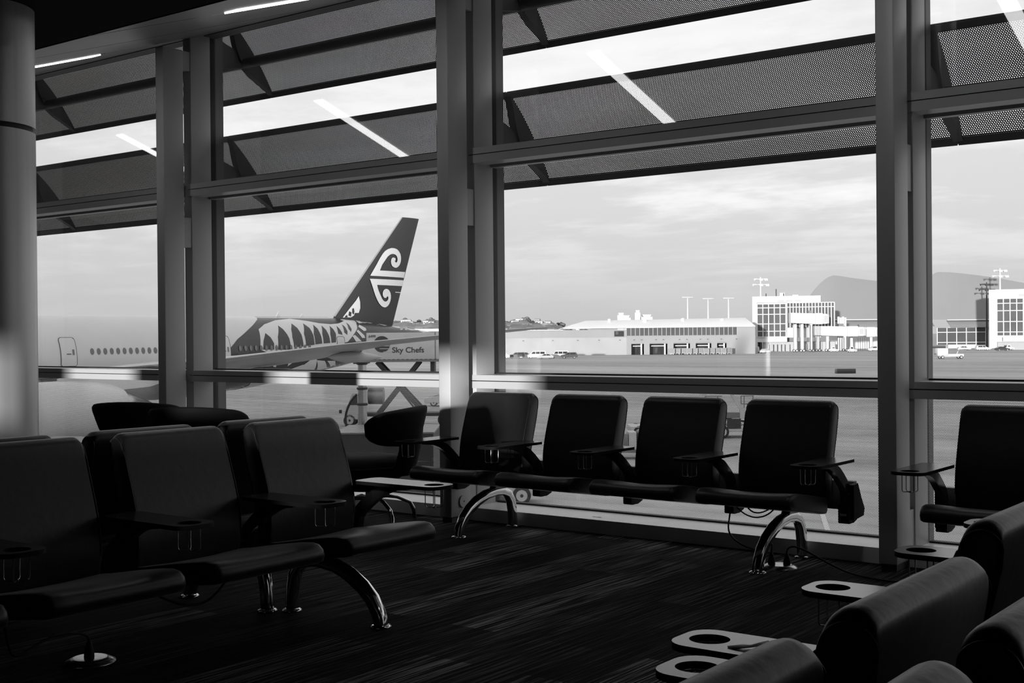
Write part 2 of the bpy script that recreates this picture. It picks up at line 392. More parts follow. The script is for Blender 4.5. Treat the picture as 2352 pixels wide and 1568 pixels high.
# ---------------------------------------------------------------- outside sun louvers
def bez(p, n=10):
    o = []
    for k in range(n+1):
        t = k/n; o.append(((1-t)**2*p[0][0]+2*t*(1-t)*p[1][0]+t*t*p[2][0], (1-t)**2*p[0][1]+2*t*(1-t)*p[1][1]+t*t*p[2][1]))
    return o
PROF = bez([(7.10, 3.00), (7.40, 2.76), (7.60, 2.40)], 12)
places = ['over the right end of the room', 'right of the right steel post', 'over the window bench', 'above the aircraft tail', 'left of the left steel post', 'beyond the round column']
for tier, dz in ((0, 0), (1, 1.035)):
    for i, (b_, a_) in enumerate(zip(GX, GX[1:])):
        t = empty('sun_louver', ((a_+b_)/2, 7.35, 2.7+dz), 0, '%s perforated curved sun louver outside, %s' % (['lower', 'upper'][tier], places[i]), 'louver', 'perforated sun louvers outside the glass')
        h = (b_-a_)/2-.004; O = Vector(((a_+b_)/2, 7.35, 2.7+dz)); D = Vector((0, 0, dz))-O
        def P(x, q): return Vector((x, q[0]-7.35, q[1]-2.7))
        p = MB().m('perforated'); s0 = 0
        for q0, q1 in zip(PROF, PROF[1:]):
            ln = math.dist(q0, q1); uvface(p, [P(-h, q0), P(h, q0), P(h, q1), P(-h, q1)], [(-h, s0), (h, s0), (h, s0+ln), (-h, s0+ln)]); s0 += ln
        s0 = 0
        for q0, q1 in zip(PROF, PROF[1:]):
            ln = math.dist(q0, q1); nx, nz = -.0035*.77, -.0035*.64
            uvface(p, [P(-h, q0)+Vector((0, nx, nz)), P(h, q0)+Vector((0, nx, nz)), P(h, q1)+Vector((0, nx, nz)), P(-h, q1)+Vector((0, nx, nz))], [(-h, s0), (h, s0), (h, s0+ln), (-h, s0+ln)]); s0 += ln
        p.build('perforated_sheet', t)
        for nm, q, q2 in (('top_edge', PROF[0], PROF[1]), ('bottom_edge', PROF[-1], PROF[-2])):
            e = MB().m('louver_metal'); d = Vector((0, q2[0]-q[0], q2[1]-q[1])).normalized(); n_ = Vector((0, -d.z, d.y))
            c0 = P(0, q); a0, a1, b0, b1 = c0-d*.012+n_*.012, c0+d*.038+n_*.012, c0+d*.038-n_*.012, c0-d*.012-n_*.012
            e.loft([[Vector((x, 0, 0))+v for v in (a0, a1, b0, b1)] for x in (-h, h)], smooth=False); e.build(nm, t)
        MB().m('louver_metal').tube([(-h-.004, -.075, -.06), (h+.004, -.075, -.06)], .045, 16).build('support_pipe', t)
        # curved rib at the grid line: fin plate under the sheet, thick in the middle
        rb = MB().m('louver_metal'); A = [(q[0]-7.35-.004, q[1]-2.7-.004) for q in PROF]
        lo = [(.0, .0)]*0
        mid = [(A[k][0]-.13*math.sin(PI*k/12)**1.3, A[k][1]-.10*math.sin(PI*k/12)**1.3) for k in range(13)]
        rb.prism(A+mid[::-1][1:-1], 'x', -h-.03, -h+.03); rb.build('rib', t)
        ar = MB().m('louver_metal').prism([(-.07, -.0), (-.07, -.10), (-.36, -.16), (-.36, .10)], 'x', -h-.012, -h+.012).build('bracket', t)

# ---------------------------------------------------------------- round metal column
t = empty('round_column', (-5.388, 3.05, 0), 0, 'round brushed metal column at the left edge with a dark joint', 'column')
r_ = .25
MB().m('brushed').lathe([(r_+.0, 0), (r_, 2.213)], n=64).build('lower_shell', t)
MB().m('brushed').lathe([(r_, 2.237), (r_, cz(YS))], n=64).build('upper_shell', t)
MB().m('gasket').lathe([(r_-.012, 2.205), (r_-.012, 2.245)], n=64).build('joint', t)

# ================================================================ BEAM BENCHES
# local frame: first seat centre at x=0, row along +x, sitter faces -y, plane of symmetry y=0
PITCH_ = .68
def seat_mesh():
    W_ = .27
    top = [(.235, .372), (.28, .378), (.36, .392), (.47, .412), (.60, .432), (.66, .438), (.70, .433), (.724, .414)]
    bot = [(.732, .390), (.722, .366), (.69, .354), (.58, .340), (.42, .314), (.30, .290), (.25, .286), (.235, .30)]
    P = top+bot; cx, czz = .45, .37; rings = []
    for x, sc, dip in ((-W_, .93, 0), (-W_+.006, .975, 0), (-W_+.02, 1, 0), (-W_+.07, 1, .002), (-.1, 1, .007), (0, 1, .008), (.1, 1, .007), (W_-.07, 1, .002), (W_-.02, 1, 0), (W_-.006, .975, 0), (W_, .93, 0)):
        ring = []
        for k, (a, z) in enumerate(P):
            zz_ = z-(dip if k < 7 else 0)
            ring.append((x, -(cx+(a-cx)*(.5+sc/2)), czz+(zz_-czz)*sc))
        rings.append(ring)
    return autosmooth(MB().m('leather').loft(rings).mesh('seat'), 50)
def back_prof(top=.885, th=.078):
    fr = [(.225, .36), (.235, .44), (.232, .52), (.215, .60), (.190, .68), (.162, .76), (.140, .83)]
    crest = [(.132, .858), (.120, .875), (.100, .885), (.080, .884), (.062, .872), (.054, .852)]
    rear = [(.058, .80), (.075, .72), (.100, .64), (.125, .56), (.145, .48), (.150, .40), (.15, .36)]
    P = fr+crest+rear; o = []
    for i in range(len(P)-1):
        a, b, c_, d = (Vector(P[max(i-1, 0)]), Vector(P[i]), Vector(P[i+1]), Vector(P[min(i+2, len(P)-1)]))
        for t_ in ((0, .33, .67) if 6 <= i <= 13 else (0, .5)):
            o.append(tuple(.5*((2*b)+(c_-a)*t_+(2*a-5*b+4*c_-d)*t_*t_+(3*b-a-3*c_+d)*t_**3)))
    return o+[P[-1]]
def back_mesh():
    P = back_prof(); rings = []; W_ = .258
    for x, dz, ins in [(sg*(W_-q), dz, ins) for sg, L_ in ((-1, 1), (1, -1)) for q, dz, ins in ((0, .016, .006), (.0015, .0125, .003), (.004, .009, .001), (.008, .006, 0), (.014, .003, 0), (.022, .001, 0), (.04, 0, 0), (.12, 0, 0))[::L_]]:
        ring = []
        for k, (a, z) in enumerate(P):
            f_ = max(0, min(1, (z-.80)/.085)); cxx = .095+(.885-z)*.18
            aa = a+(ins if a < cxx else -ins)
            ring.append((x*(1-.02*f_*0), -aa, z-dz*f_*2.0))
        rings.append(ring)
    return autosmooth(MB().m('leather').loft(rings).mesh('backrest'), 55)
def piping_mesh(x):
    P = back_prof(); m_ = MB().m('leather_piping')
    if True:
        pts = [(x, -a, z-(.02 if z > .84 else .01 if z > .8 else 0)) for a, z in P if z > .40]
        m_.tube(pts, .0035, 6)
    return m_.mesh('piping')
def tray_meshes():
    # 0.50 long (y -.22..-.72), 0.17 wide, hole r .045 centred y -.65
    out = []; cr = .055; w = .085; y0, y1 = -.22, -.722
    for cx, cy, a0 in ((w-cr, y0-cr*.6, 0), (-w+cr, y0-cr*.6, 90), (-w+cr, y1+cr, 180), (w-cr, y1+cr, 270)):
        for k in range(7):
            a = math.radians(a0+15*k); out.append((cx+cr*math.cos(a), cy+(cr if cy < -.5 else cr*.6)*math.sin(a)))
    hole = [(.045*math.cos(2*PI*k/32), -.652+.045*math.sin(2*PI*k/32)) for k in range(32)]
    m_ = MB(); bm = m_.bm; m_.m('laminate'); m_.m('tray_edge')
    zt, zb = .590, .574
    layers = []
    for z, mt in ((zt, 0), (zb, 1)):
        vo = [bm.verts.new((x, y, z)) for x, y in out]; vh = [bm.verts.new((x, y, z)) for x, y in hole]
        es = [bm.edges.new((v[k], v[(k+1) % len(v)])) for v in (vo, vh) for k in range(len(v))]
        r = bmesh.ops.triangle_fill(bm, use_beauty=True, use_dissolve=False, edges=es)
        for g in r['geom']:
            if isinstance(g, bmesh.types.BMFace): g.material_index = mt
        layers.append((vo, vh))
    m_.cur = 1
    for j in (0, 1):
        a, b = layers[0][j], layers[1][j]
        for k in range(len(a)): m_.face([a[k], a[(k+1) % len(a)], b[(k+1) % len(a)], b[k]], False)
    tr = m_.mesh('tray')
    c = MB().m('chrome'); R_ = .040
    for q in range(2):
        for sgn in (-1, 1):
            a = PI/4+q*PI/2
            d = (math.cos(a)*sgn, math.sin(a)*sgn)
            pts = [(d[0]*R_, -.652+d[1]*R_, .574), (d[0]*R_, -.652+d[1]*R_, .500), (d[0]*R_*.93, -.652+d[1]*R_*.93, .493), (d[0]*R_*.8, -.652+d[1]*R_*.8, .490), (0, -.652, .490-.002*q)]
            c.tube(pts, .0021, 8)
    c.tube([(.0415*math.cos(2*PI*k/24), -.652+.0415*math.sin(2*PI*k/24), .572) for k in range(24)], .0018, 6, closed=True)
    c.lathe([(.001, .484), (.007, .486), (.007, .492), (.001, .494)], (0, -.652, 0), 10)
    return tr, c.mesh('cup_holder')
def arm_mesh():
    path = [(.50, .566, .010), (.42, .562, .014), (.36, .550, .022), (.30, .522, .026), (.245, .482, .026), (.20, .445, .025), (.175, .41, .025), (.165, .36, .026), (.165, .31, .026)]
    m_ = MB().m('dark_cast'); up_, dn = [], []
    for k, (a, z, h) in enumerate(path):
        a0, z0, _ = path[max(k-1, 0)]; a1, z1, _ = path[min(k+1, len(path)-1)]
        dx, dz = a1-a0, z1-z0; l = math.hypot(dx, dz); nx, nz = -dz/l, dx/l
        up_.append((a+nx*h, z+nz*h)); dn.append((a-nx*h, z-nz*h))
    m_.loft([[(x, -up_[k][0], up_[k][1]) for x in (-.018, .018)]+[(x, -dn[k][0], dn[k][1]) for x in (.022, -.022)] for k in range(len(path))], smooth=True)
    m_.box(-.05, .05, -.50, -.33, .566, .574)
    # bolt boss
    m_.m('chrome').tube([(-.024, -.168, .39), (.026, -.168, .39)], .007, 10)
    return autosmooth(m_.mesh('arm'), 35)
def bracket_mesh():
    m_ = MB().m('tray_edge')
    m_.prism([(-.197, .335), (-.197, .240), (-.187, .233), (-.12, .233), (-.07, .248), (-.04, .285), (-.03, .335)], 'x', -.029, .029)
    m_.m('chrome').box(-.020, .020, -.201, -.196, .275, .288)
    return m_.mesh('bracket')
def leg_mesh():
    def sweep(m_, path, w=.027):
        rings = []
        for k, (a, z, h) in enumerate(path):
            a0, z0, _ = path[max(k-1, 0)]; a1, z1, _ = path[min(k+1, len(path)-1)]
            dx, dz = a1-a0, z1-z0; l = math.hypot(dx, dz); nx, nz = -dz/l, dx/l
            sec = [(math.copysign(abs(math.cos(q))**.5, math.cos(q)), math.copysign(abs(math.sin(q))**.5, math.sin(q))) for q in [2*PI*j/16 for j in range(16)]]
            rings.append([(w*cx_, -(a+nx*h*s_), z+nz*h*s_) for cx_, s_ in sec])
        m_.loft(rings)
    m_ = MB().m('chrome')
    sweep(m_, [(.605, .012, .027), (.603, .03, .027), (.590, .062, .029), (.556, .115, .030), (.50, .163, .031), (.42, .208, .031), (.33, .238, .030), (.24, .250, .029), (.165, .246, .029), (.10, .222, .029), (.066, .175, .028), (.052, .11, .027), (.045, .05, .026), (.043, .012, .026)])
    m_.m('dark_cast').prism([(-.27, .262), (-.235, .30), (-.225, .345), (-.15, .345), (-.15, .265)], 'x', -.025, .025)
    return m_.mesh('leg')
def foot_mesh():
    return MB().m('chrome').lathe([(.045, 0), (.046, .006), (.038, .011), (.016, .014), (.014, .024)], n=28).mesh('foot')
SEAT, BACK, PIPE = seat_mesh(), back_mesh(), (piping_mesh(-.2555), piping_mesh(.2555))
TRAY, CUP = tray_meshes(); ARM, BRK, LEG, FOOT = arm_mesh(), bracket_mesh(), leg_mesh(), foot_mesh()
def bench(loc, rotz, n, label, legs=None):
    t = empty('beam_bench', loc, rotz, label, 'bench', 'black airport beam benches')
    MB().m('beam_paint').box(-.36, (n-1)*PITCH_+.36, -.100, -.052, .295, .452, bev=.004).build('beam', t)
    for x in (-.385, (n-1)*PITCH_+.36): MB().m('tray_edge').prism([(-.16, .44), (-.10, .445), (-.05, .36), (-.008, .30), (-.02, .262), (-.16, .25)], 'x', x, x+.025).build('end_cap', t)
    for k in range(n):
        link('seat', SEAT, t, (k*PITCH_, 0, 0))
        b = link('backrest', BACK, t, (k*PITCH_, 0, 0)); link('piping', PIPE[0], b); link('piping', PIPE[1], b)
    for k in range(n+1):
        a = link('arm', ARM, t, ((k-.5)*PITCH_, 0, 0)); link('bracket', BRK, a)
        y = link('tray', TRAY, t, ((k-.5)*PITCH_, 0, 0)); c_ = link('cup_holder', CUP, y); setp(c_, 'chrome wire cup holder')
    for k in (legs or (0, n-1)):
        g = link('leg', LEG, t, (k*PITCH_+.035, 0, 0)); setp(g, 'polished chrome arched leg')
        link('foot', FOOT, g, (0, -.605, 0)); link('foot', FOOT, g, (0, -.045, 0))
    return t
bench((-4.985, 6.555, 0), 0, 4, 'black four seat bench with its back to the middle window')
bench((-1.742, 6.555, 0), 0, 3, 'black bench by the window right of the right steel post')
bench((-4.31, 1.846, 0), PI/2, 4, 'black four seat bench on the left, seats facing the room')
bench((-4.31, 3.886, 0), -PI/2, 4, 'black bench back to back behind the left bench, facing away')
bench((-.648, 4.12, 0), -PI/2, 3, 'black bench at right with four grey trays, nearer the window')
bench((-.648, 2.76, 0), PI/2, 3, 'black bench at the right edge behind the one with four grey trays')
bench((-.56, 1.863, 0), -PI/2, 3, 'black bench in the bottom right corner, nearest the camera on its side')
bench((-.56, .503, 0), PI/2, 3, 'black bench in the bottom right corner, seen behind its back to back twin')

# torn paper on a tray
pz = .5905
pp = MB().m('paper'); G = [[(-.045, -.018, .001), (-.02, -.026, .004), (.01, -.022, .012), (.035, -.02, .020), (.055, -.012, .024)],
     [(-.05, -.004, .004), (-.022, -.006, .012), (.008, -.002, .015), (.03, .0, .027), (.06, .006, .017)],
     [(-.034, .012, .002), (-.014, .012, .010), (.012, .016, .008), (.034, .018, .024), (.050, .022, .030)]]
Vv = [[pp.bm.verts.new(p) for p in r] for r in G]
for a, b in zip(Vv, Vv[1:]):
    for k in range(4): pp.face([a[k], a[k+1], b[k+1], b[k]])
pme = pp.mesh('paper_scrap'); po = link('paper_scrap', pme, None, (-1.197, 2.395, pz), .30)
po.scale = (.85, .85, .5); sm = po.modifiers.new('th', 'SOLIDIFY'); sm.thickness = .0008
setp(po, 'crumpled torn paper scrap lying on a grey tray', 'paper')

# floor power outlets with cords
def outlet(x, y, label, plugs):
    t = empty('floor_outlet', (x, y, 0), 0, label, 'floor outlet')
    MB().m('bare_metal').lathe([(.098, 0), (.098, .004), (.070, .018), (.062, .019), (.03, .0185), (.002, .0185)], n=36).build('cover', t)
    for px, py in plugs:
        MB().m('rubber').lathe([(.020, 0), (.019, .018), (.012, .045), (.007, .062)], (px, py, .018), 14).build('plug', t)
    return t
outlet(-2.884, 6.156, 'round metal floor outlet under the window bench with two plugs', ((-.035, -.02), (.035, .02)))
outlet(-4.24, 2.84, 'round metal floor outlet under the left bench with one plug', ((-.02, .01),))
def bspl(P, n=6):
    P = [Vector(p) for p in P]; P = [P[0]]*2+P+[P[-1]]*2; o = []
    for i in range(len(P)-3):
        a, b, c_, d = P[i:i+4]
        for k in range(n):
            t_ = k/n; o.append((a*(1-t_)**3+b*(3*t_**3-6*t_*t_+4)+c_*(-3*t_**3+3*t_*t_+3*t_+1)+d*t_**3)/6)
    return [q for i, q in enumerate(o) if i == 0 or (q-o[i-1]).length > 1e-4]
def cord(label, pts, r=.005):
    return setp(MB().m('rubber').tube(bspl(pts), r, 8).build('power_cord'), label, 'cord', 'black power cords')
cord('black power cord hanging from the window bench to the floor outlet', [(-3.285, 6.38, .27), (-3.285, 6.36, .20), (-3.27, 6.30, .13), (-3.16, 6.26, .075), (-3.03, 6.24, .06), (-2.96, 6.20, .10), (-2.93, 6.17, .13), (-2.919, 6.136, .10), (-2.919, 6.136, .07)])
cord('black power cord running over the carpet right of the floor outlet', [(-2.849, 6.176, .07), (-2.849, 6.176, .11), (-2.80, 6.20, .12), (-2.70, 6.24, .06), (-2.55, 6.20, .012), (-2.40, 6.12, .006), (-2.2, 6.10, .006), (-1.9, 6.16, .006), (-1.6, 6.2, .006)])
cord('black cable loops hanging under the window bench seat', [(-3.20, 6.25, .31), (-3.14, 6.22, .27), (-3.06, 6.2, .245), (-2.98, 6.2, .26), (-2.93, 6.22, .31), (-2.96, 6.24, .31), (-3.02, 6.22, .27), (-3.08, 6.22, .275), (-3.12, 6.24, .31)], .004)
cord('black power cord under the left bench leading to its floor outlet', [(-4.08, 2.38, .30), (-4.08, 2.40, .20), (-4.09, 2.42, .12), (-4.12, 2.50, .13), (-4.17, 2.64, .16), (-4.22, 2.77, .13), (-4.26, 2.85, .10), (-4.26, 2.85, .07)])
cord('black cable loop hanging below the left bench', [(-3.98, 2.9, .31), (-3.95, 3.0, .24), (-3.93, 3.12, .20), (-3.93, 3.22, .24), (-3.95, 3.3, .31)], .005)

# ---------------------------------------------------------------- tub chairs and table
def tub_meshes():
    # faces -y ; seat radius ~.30
    s_ = MB().m('fabric_dark')
    s_.lathe([(.02, .475), (.15, .478), (.25, .468), (.30, .44), (.315, .40), (.295, .36), (.24, .33), (.02, .32)], (0, -.07, 0), 40)
    seat = s_.mesh('cushion')
    sh = MB().m('fabric_dark')
    sh.lathe([(.02, .225), (.10, .225), (.19, .26), (.27, .33), (.315, .40), (.305, .41), (.02, .40)], (0, -.05, 0), 40)
    # rear neck rising to the wrap
    rings = []
    for z, y, w, th in ((.34, .24, .16, .05), (.42, .285, .17, .04), (.52, .315, .175, .034), (.60, .33, .20, .03), (.68, .335, .22, .028)):
        rings.append([(w*math.cos(2*PI*k/20), y+th*math.sin(2*PI*k/20)-(.05*(math.cos(2*PI*k/20))**2), z) for k in range(20)])
    sh.loft(rings)
    shell = sh.mesh('shell')
    b = MB().m('fabric_dark'); rings = []; K = 36; A0 = math.radians(14); A1 = math.radians(166)
    for k in range(K+1):
        a = A0+(A1-A0)*k/K; u = (k/K-.5)*2; e = abs(u)
        lo = .545+.03*e**2; hi = .825-.055*e**2; th = .032
        kk = min(k, K-k); sc = (.45, .72, .84, .92, .97, .99)[kk] if kk < 6 else 1
        cz_, hh = (lo+hi)/2, (hi-lo)/2*sc
        R0 = .335; rad = Vector((math.cos(a), math.sin(a), 0)); ring = []
        for j in range(14):
            q = 2*PI*j/14; cx_ = math.copysign(abs(math.cos(q))**.6, math.cos(q)); sx_ = math.copysign(abs(math.sin(q))**.5, math.sin(q))
            rr_ = R0+th*sc*cx_+.035*(sx_); p = rad*rr_; p.z = cz_+hh*sx_; ring.append(p)
        rings.append(ring)
    b.loft(rings)
    back = b.mesh('backrest')
    l = MB().m('chrome').lathe([(.035, .15), (.035, .235)], n=20)
    base = l.mesh('pedestal')
    g = MB().m('chrome').tube([(.03, 0, .175), (.12, 0, .18), (.20, 0, .165), (.30, 0, .12), (.33, 0, .06), (.335, 0, .0)], [.014, .014, .013, .013, .016, .011], 12)
    return seat, shell, back, base, g.mesh('leg')
TUB = tub_meshes()
def tub(x, y, rz, label):
    t = empty('tub_chair', (x, y, 0), rz, label, 'armchair', 'dark swivel tub chairs by the window')
    link('cushion', TUB[0], t); link('shell', TUB[1], t); link('backrest', TUB[2], t); b = link('pedestal', TUB[3], t)
    t.scale = (1, 1, .965)
    for k in range(4):
        g = link('leg', TUB[4], t, (0, 0, 0), k*PI/2+PI/4); setp(g, 'chrome leg')
tub(-5.85, 6.10, math.radians(-66), 'dark tub chair beside the left steel post, facing left')
tub(-7.03, 5.66, math.radians(-152), 'dark tub chair behind the left bench, right one of the pair')
tub(-7.98, 5.85, math.radians(-150), 'dark tub chair half hidden by the steel post, left one of the pair')
t = empty('round_table', (-7.35, 4.55, 0), 0, 'round white topped low table beside the round column', 'table')
MB().m('table_white').lathe([(.40, .575), (.405, .585), (.40, .598), (.01, .598)], n=48).build('tabletop', t)
MB().m('chrome').lathe([(.03, .02), (.03, .575)], n=20).build('stem', t)
MB().m('chrome').lathe([(.26, 0), (.26, .008), (.04, .022), (.03, .03)], n=40).build('base', t)

#@@EXTERIOR@@
# ================================================================ OUTSIDE: APRON, AIRCRAFT, VEHICLES, TERMINALS
def HY(px): return 770.2-(px-1176)*.00882            # image row of the horizon in column px
FS = .91                                            # far field distance scale
def G(px, depth, h=0.0):
    """point on the apron, `depth` metres ahead along the view axis, below image column px"""
    if 300 < depth < 800: depth *= FS
    a = Vector((0, 0, EYE))+Vector((fw.x, fw.y, 0)).normalized()*depth+rt*((px-1176)/FPX*depth); a.z = GZ+h; return a
ap = MB().m('apron'); ap.box(-1500, 2500, 6.99, 4200, GZ-.5, GZ)
ap.m('paint_white')
def strip(a, b, w):
    a, b = Vector((*a, 0)), Vector((*b, 0)); d = (b-a).normalized(); n_ = Vector((-d.y, d.x, 0))*w/2
    ap.face([ap.bm.verts.new((q.x, q.y, GZ+.012)) for q in (a-n_, b-n_, b+n_, a+n_)])
def pxs(px, depth): g = G(px, depth); return (g.x, g.y)
strip((-19.4, 45.0), (-4.5, 14.0), .18)
for a, b, w in ((133, 131, .35), (122, 120, .3), (112, 110, .35)): strip(pxs(300, a), pxs(2900, b), w)
strip(pxs(1100, 150), pxs(1400, 146), .3); strip(pxs(1500, 62), pxs(1950, 48), .12)
ap.m('car_dark')
o = ap.build('ground'); setp(o, 'grey airport apron with painted guide lines outside', 'ground', kind='structure')

# ---- aircraft (nose towards -y, tail towards +y) -----------------------------
XA = -76.0
TOP = [(12, .0), (14, 1.2), (17, 2.1), (21, 2.7), (26, 2.95), (74, 2.95), (79.5, 2.5), (87, 1.7), (89, 1.3)]
BOT = [(12, -.6), (14, -1.8), (17, -2.6), (21, -3.1), (26, -3.25), (58, -3.25), (66, -2.6), (75, -1.3), (84, .2), (89, 1.0)]
def tabv(y, T):
    for (a, va), (b, vb) in zip(T, T[1:]):
        if y <= b: return va if y < a else va+(vb-va)*(y-a)/(b-a)
    return T[-1][1]
def fusl(y): t_, b_ = tabv(y, TOP), tabv(y, BOT); return (t_+b_)/2, (t_-b_)/2
AC = Vector((XA, 50, GZ))
plane = empty('airliner', AC, 0, 'parked airliner with black tail and white spiral and fern livery', 'airplane')
T0 = Matrix.Translation(-AC)
fu = MB().m('plane_white'); ys = [12+.0]+[12.6, 13.5, 15, 17, 19, 21, 24, 26]+list(range(30, 58, 4))+[58, 60, 62, 64, 66, 69, 72, 74, 76, 78, 79.5, 81, 83, 85, 87, 88.3, 89]
fu.loft([[(XA+r*math.cos(2*PI*k/64), y, c_+r*math.sin(2*PI*k/64)) for k in range(64)] for y in ys for c_, r in [fusl(y)]])
fu.build('fuselage', plane, xf=T0)
def decal(name, poly, mname, lift, parent, fin=False, thick=.0):
    """polygon in (y, z) wrapped on the right hand side of the fuselage, or flat on the fin"""
    bm = bmesh.new(); vs = [bm.verts.new((0, y, z)) for y, z in poly]
    es = [bm.edges.new((vs[k], vs[(k+1) % len(vs)])) for k in range(len(vs))]
    bmesh.ops.triangle_fill(bm, use_beauty=True, edges=es)
    ya, yb = min(p[0] for p in poly), max(p[0] for p in poly); za, zb = min(p[1] for p in poly), max(p[1] for p in poly)
    if True:
        st = .45 if not fin else .15
        k = math.ceil(ya/st)*st
        while k < yb: bmesh.ops.bisect_plane(bm, geom=bm.verts[:]+bm.edges[:]+bm.faces[:], plane_co=(0, k, 0), plane_no=(0, 1, 0)); k += st*2
        k = math.ceil(za/.2)*.2
        while k < zb: bmesh.ops.bisect_plane(bm, geom=bm.verts[:]+bm.edges[:]+bm.faces[:], plane_co=(0, 0, k), plane_no=(0, 0, 1)); k += .2
    for v in bm.verts:
        y, z = v.co.y, v.co.z
        if fin: x = XA+finhalf(y, z)+lift+.03
        else:
            c_, r = fusl(y); d = max(-r*.995, min(r*.995, z-c_)); x = XA+math.sqrt(r*r-d*d)*(1+lift/r)+lift*.3; v.co.z = c_+d*(1+lift/r)
        v.co.x = x
    bm.transform(T0); bmesh.ops.recalc_face_normals(bm, faces=bm.faces)
    if sum(f.normal.x for f in bm.faces) < 0: bmesh.ops.reverse_faces(bm, faces=bm.faces)
    for f in bm.faces: f.smooth = True
    me = bpy.data.meshes.new(name); bm.to_mesh(me); bm.free(); me.materials.append(MAT[mname]); return link(name, me, parent)
def finchord(z):
    # leading / trailing edge of the fin at height z
    t_ = (z-2.3)/(12.1-2.3); le = 74.9+(83.7-74.9)*((z-2.9)/(12.1-2.9)) if z > 2.9 else 74.0
    return le, 82.3+(86.0-82.3)*t_
def finhalf(y, z):
    le, te = finchord(z); u = max(0, min(1, (y-le)/(te-le))); return (.42-.22*(z-2)/10)*(4*(u**.7)*(1-u)**.9)*.62
fn = MB().m('plane_black'); rings = []
for z in (1.6, 2.3, 2.95, 4, 6, 8, 10, 11.7, 12.1):
    le, te = finchord(z); us = [0, .01, .02, .04, .06, .09, .12, .17, .22, .28, .35, .42, .5, .58, .65, .73, .8, .87, .92, .97, 1]
    if z < 2.95: le = 73.6
    pr = [(le+(te-le)*u, finhalf(le+(te-le)*u, z)) for u in us]
    rings.append([(XA+h_, y, z) for y, h_ in pr]+[(XA-h_, y, z) for y, h_ in pr[::-1][1:-1]])
fn.loft(rings); tail = fn.build('tail_fin', plane, xf=T0)
le_ = MB().m('bare_metal').tube([(XA, finchord(z)[0]+.02, z) for z in (3.0, 5, 8, 12.05)], [.10, .09, .08, .06], 10); le_.build('leading_edge', tail, xf=T0)
BLACK = [(65.9, 2.94), (65.5, 2.73), (64.88, 2.48), (63.6, 1.9), (62.1, 1.16), (60.8, .19), (59.9, -.5), (59.5, -1.22), (59.5, -1.9), (59.9, -3.1), (62, -3.2), (66, -2.58), (70, -2.0), (75, -1.29), (80, -.5), (84, .2), (89, 1.0), (89, 1.3), (87, 1.7), (83.5, 2.1), (79.5, 2.5), (77, 2.7), (74, 2.95), (70, 2.95)]
decal('black_livery', BLACK, 'plane_black', .012, plane)
FERN = [(64.62, 1.9), (65.55, 2.29), (67.15, 2.62), (69.02, 2.76), (70.59, 2.58), (71.72, 2.40), (73.02, 2.32), (73.99, 2.38), (75.33, 2.63), (77.02, 2.70), (76.5, 2.37), (76.1, 1.94), (75.28, 1.42), (74.43, .86), (73.25, .62), (70.84, .49), (67.15, .3), (66.07, -.26), (66.13, -1.3), (65.75, -1.3), (65.87, -.16), (64.18, .34)]
fp = decal('fern_pattern', FERN, 'decal_white', .022, plane)
TEETH = [[(65.12, 1.61), (65.5, 1.28), (65.73, .8), (65.66, .32), (64.49, .34), (64.67, 1.0)], [(66.92, 2.19), (67.2, 1.9), (67.4, 1.5), (67.5, 1.17), (67.53, .44), (67.53, .29), (66.08, .31), (66.3, 1.3)],
  [(68.55, 2.36), (68.85, 2.0), (68.99, 1.45), (68.99, .76), (68.98, .52), (67.91, .48), (67.88, 1.26), (68.1, 1.9)], [(69.86, 2.37), (70.24, 1.99), (70.33, 1.44), (70.29, .65), (69.29, .56), (69.32, 1.55)],
  [(70.89, 2.27), (71.12, 1.94), (71.22, 1.34), (71.22, .74), (70.39, .67), (70.44, 1.54)], [(71.8, 2.2), (72.05, 1.84), (72.17, 1.34), (72.19, .78), (71.38, .74), (71.44, 1.54)],
  [(72.73, 2.17), (72.95, 1.89), (73.06, 1.53), (72.89, .82), (72.34, .79), (72.39, 1.54)], [(73.54, 2.17), (73.73, 1.94), (73.85, 1.63), (73.84, 1.43), (73.35, 1.53)],
  [(74.37, 2.31), (74.57, 2.1), (74.62, 1.73), (74.47, 1.43), (74.16, 1.63)], [(75.18, 2.47), (75.3, 2.26), (75.3, 1.89), (75.08, 1.68), (74.92, 1.94)]]
for q in TEETH: decal('leaf_gap', q, 'plane_black', .032, fp)
LEAVES = [[(77.0, 2.62), (77.3, 2.66), (77.67, 2.60), (77.5, 2.42), (76.9, 2.40)], [(76.4, 2.1), (76.88, 1.73), (77.29, 1.80), (77.34, 2.0), (76.76, 2.28)], [(75.85, 1.73), (76.39, 1.16), (76.8, 1.15), (76.77, 1.36), (76.14, 1.86)],
  [(75.1, 1.32), (75.51, .85), (76.3, .87), (75.95, 1.11), (75.48, 1.42)], [(67.39, -.24), (67.95, -.2), (68.02, -.69), (67.45, -1.02)], [(67.63, -1.35), (69.32, -.92), (70.2, -1.4)], [(68.66, -.16), (69.46, -.13), (69.41, -.47), (68.86, -.61)],
  [(68.4, -1.6), (70.27, -.39), (70.8, -.55), (71.3, -1.5)], [(70.82, -.6), (71.89, -.68), (72.9, -1.3), (71.73, -1.5)], [(72.21, -.68), (73.3, -.71), (73.7, -1.0), (73.3, -1.2)],
  [(64.2, -2.1), (66.4, -2.0), (66.8, -2.35), (65.6, -2.58), (63.2, -2.85), (64.4, -2.45)], [(67.4, -1.95), (68.9, -1.75), (69.0, -2.05), (67.6, -2.25)]]
for q in LEAVES: decal('fern_leaf', q, 'decal_white', .03, plane)
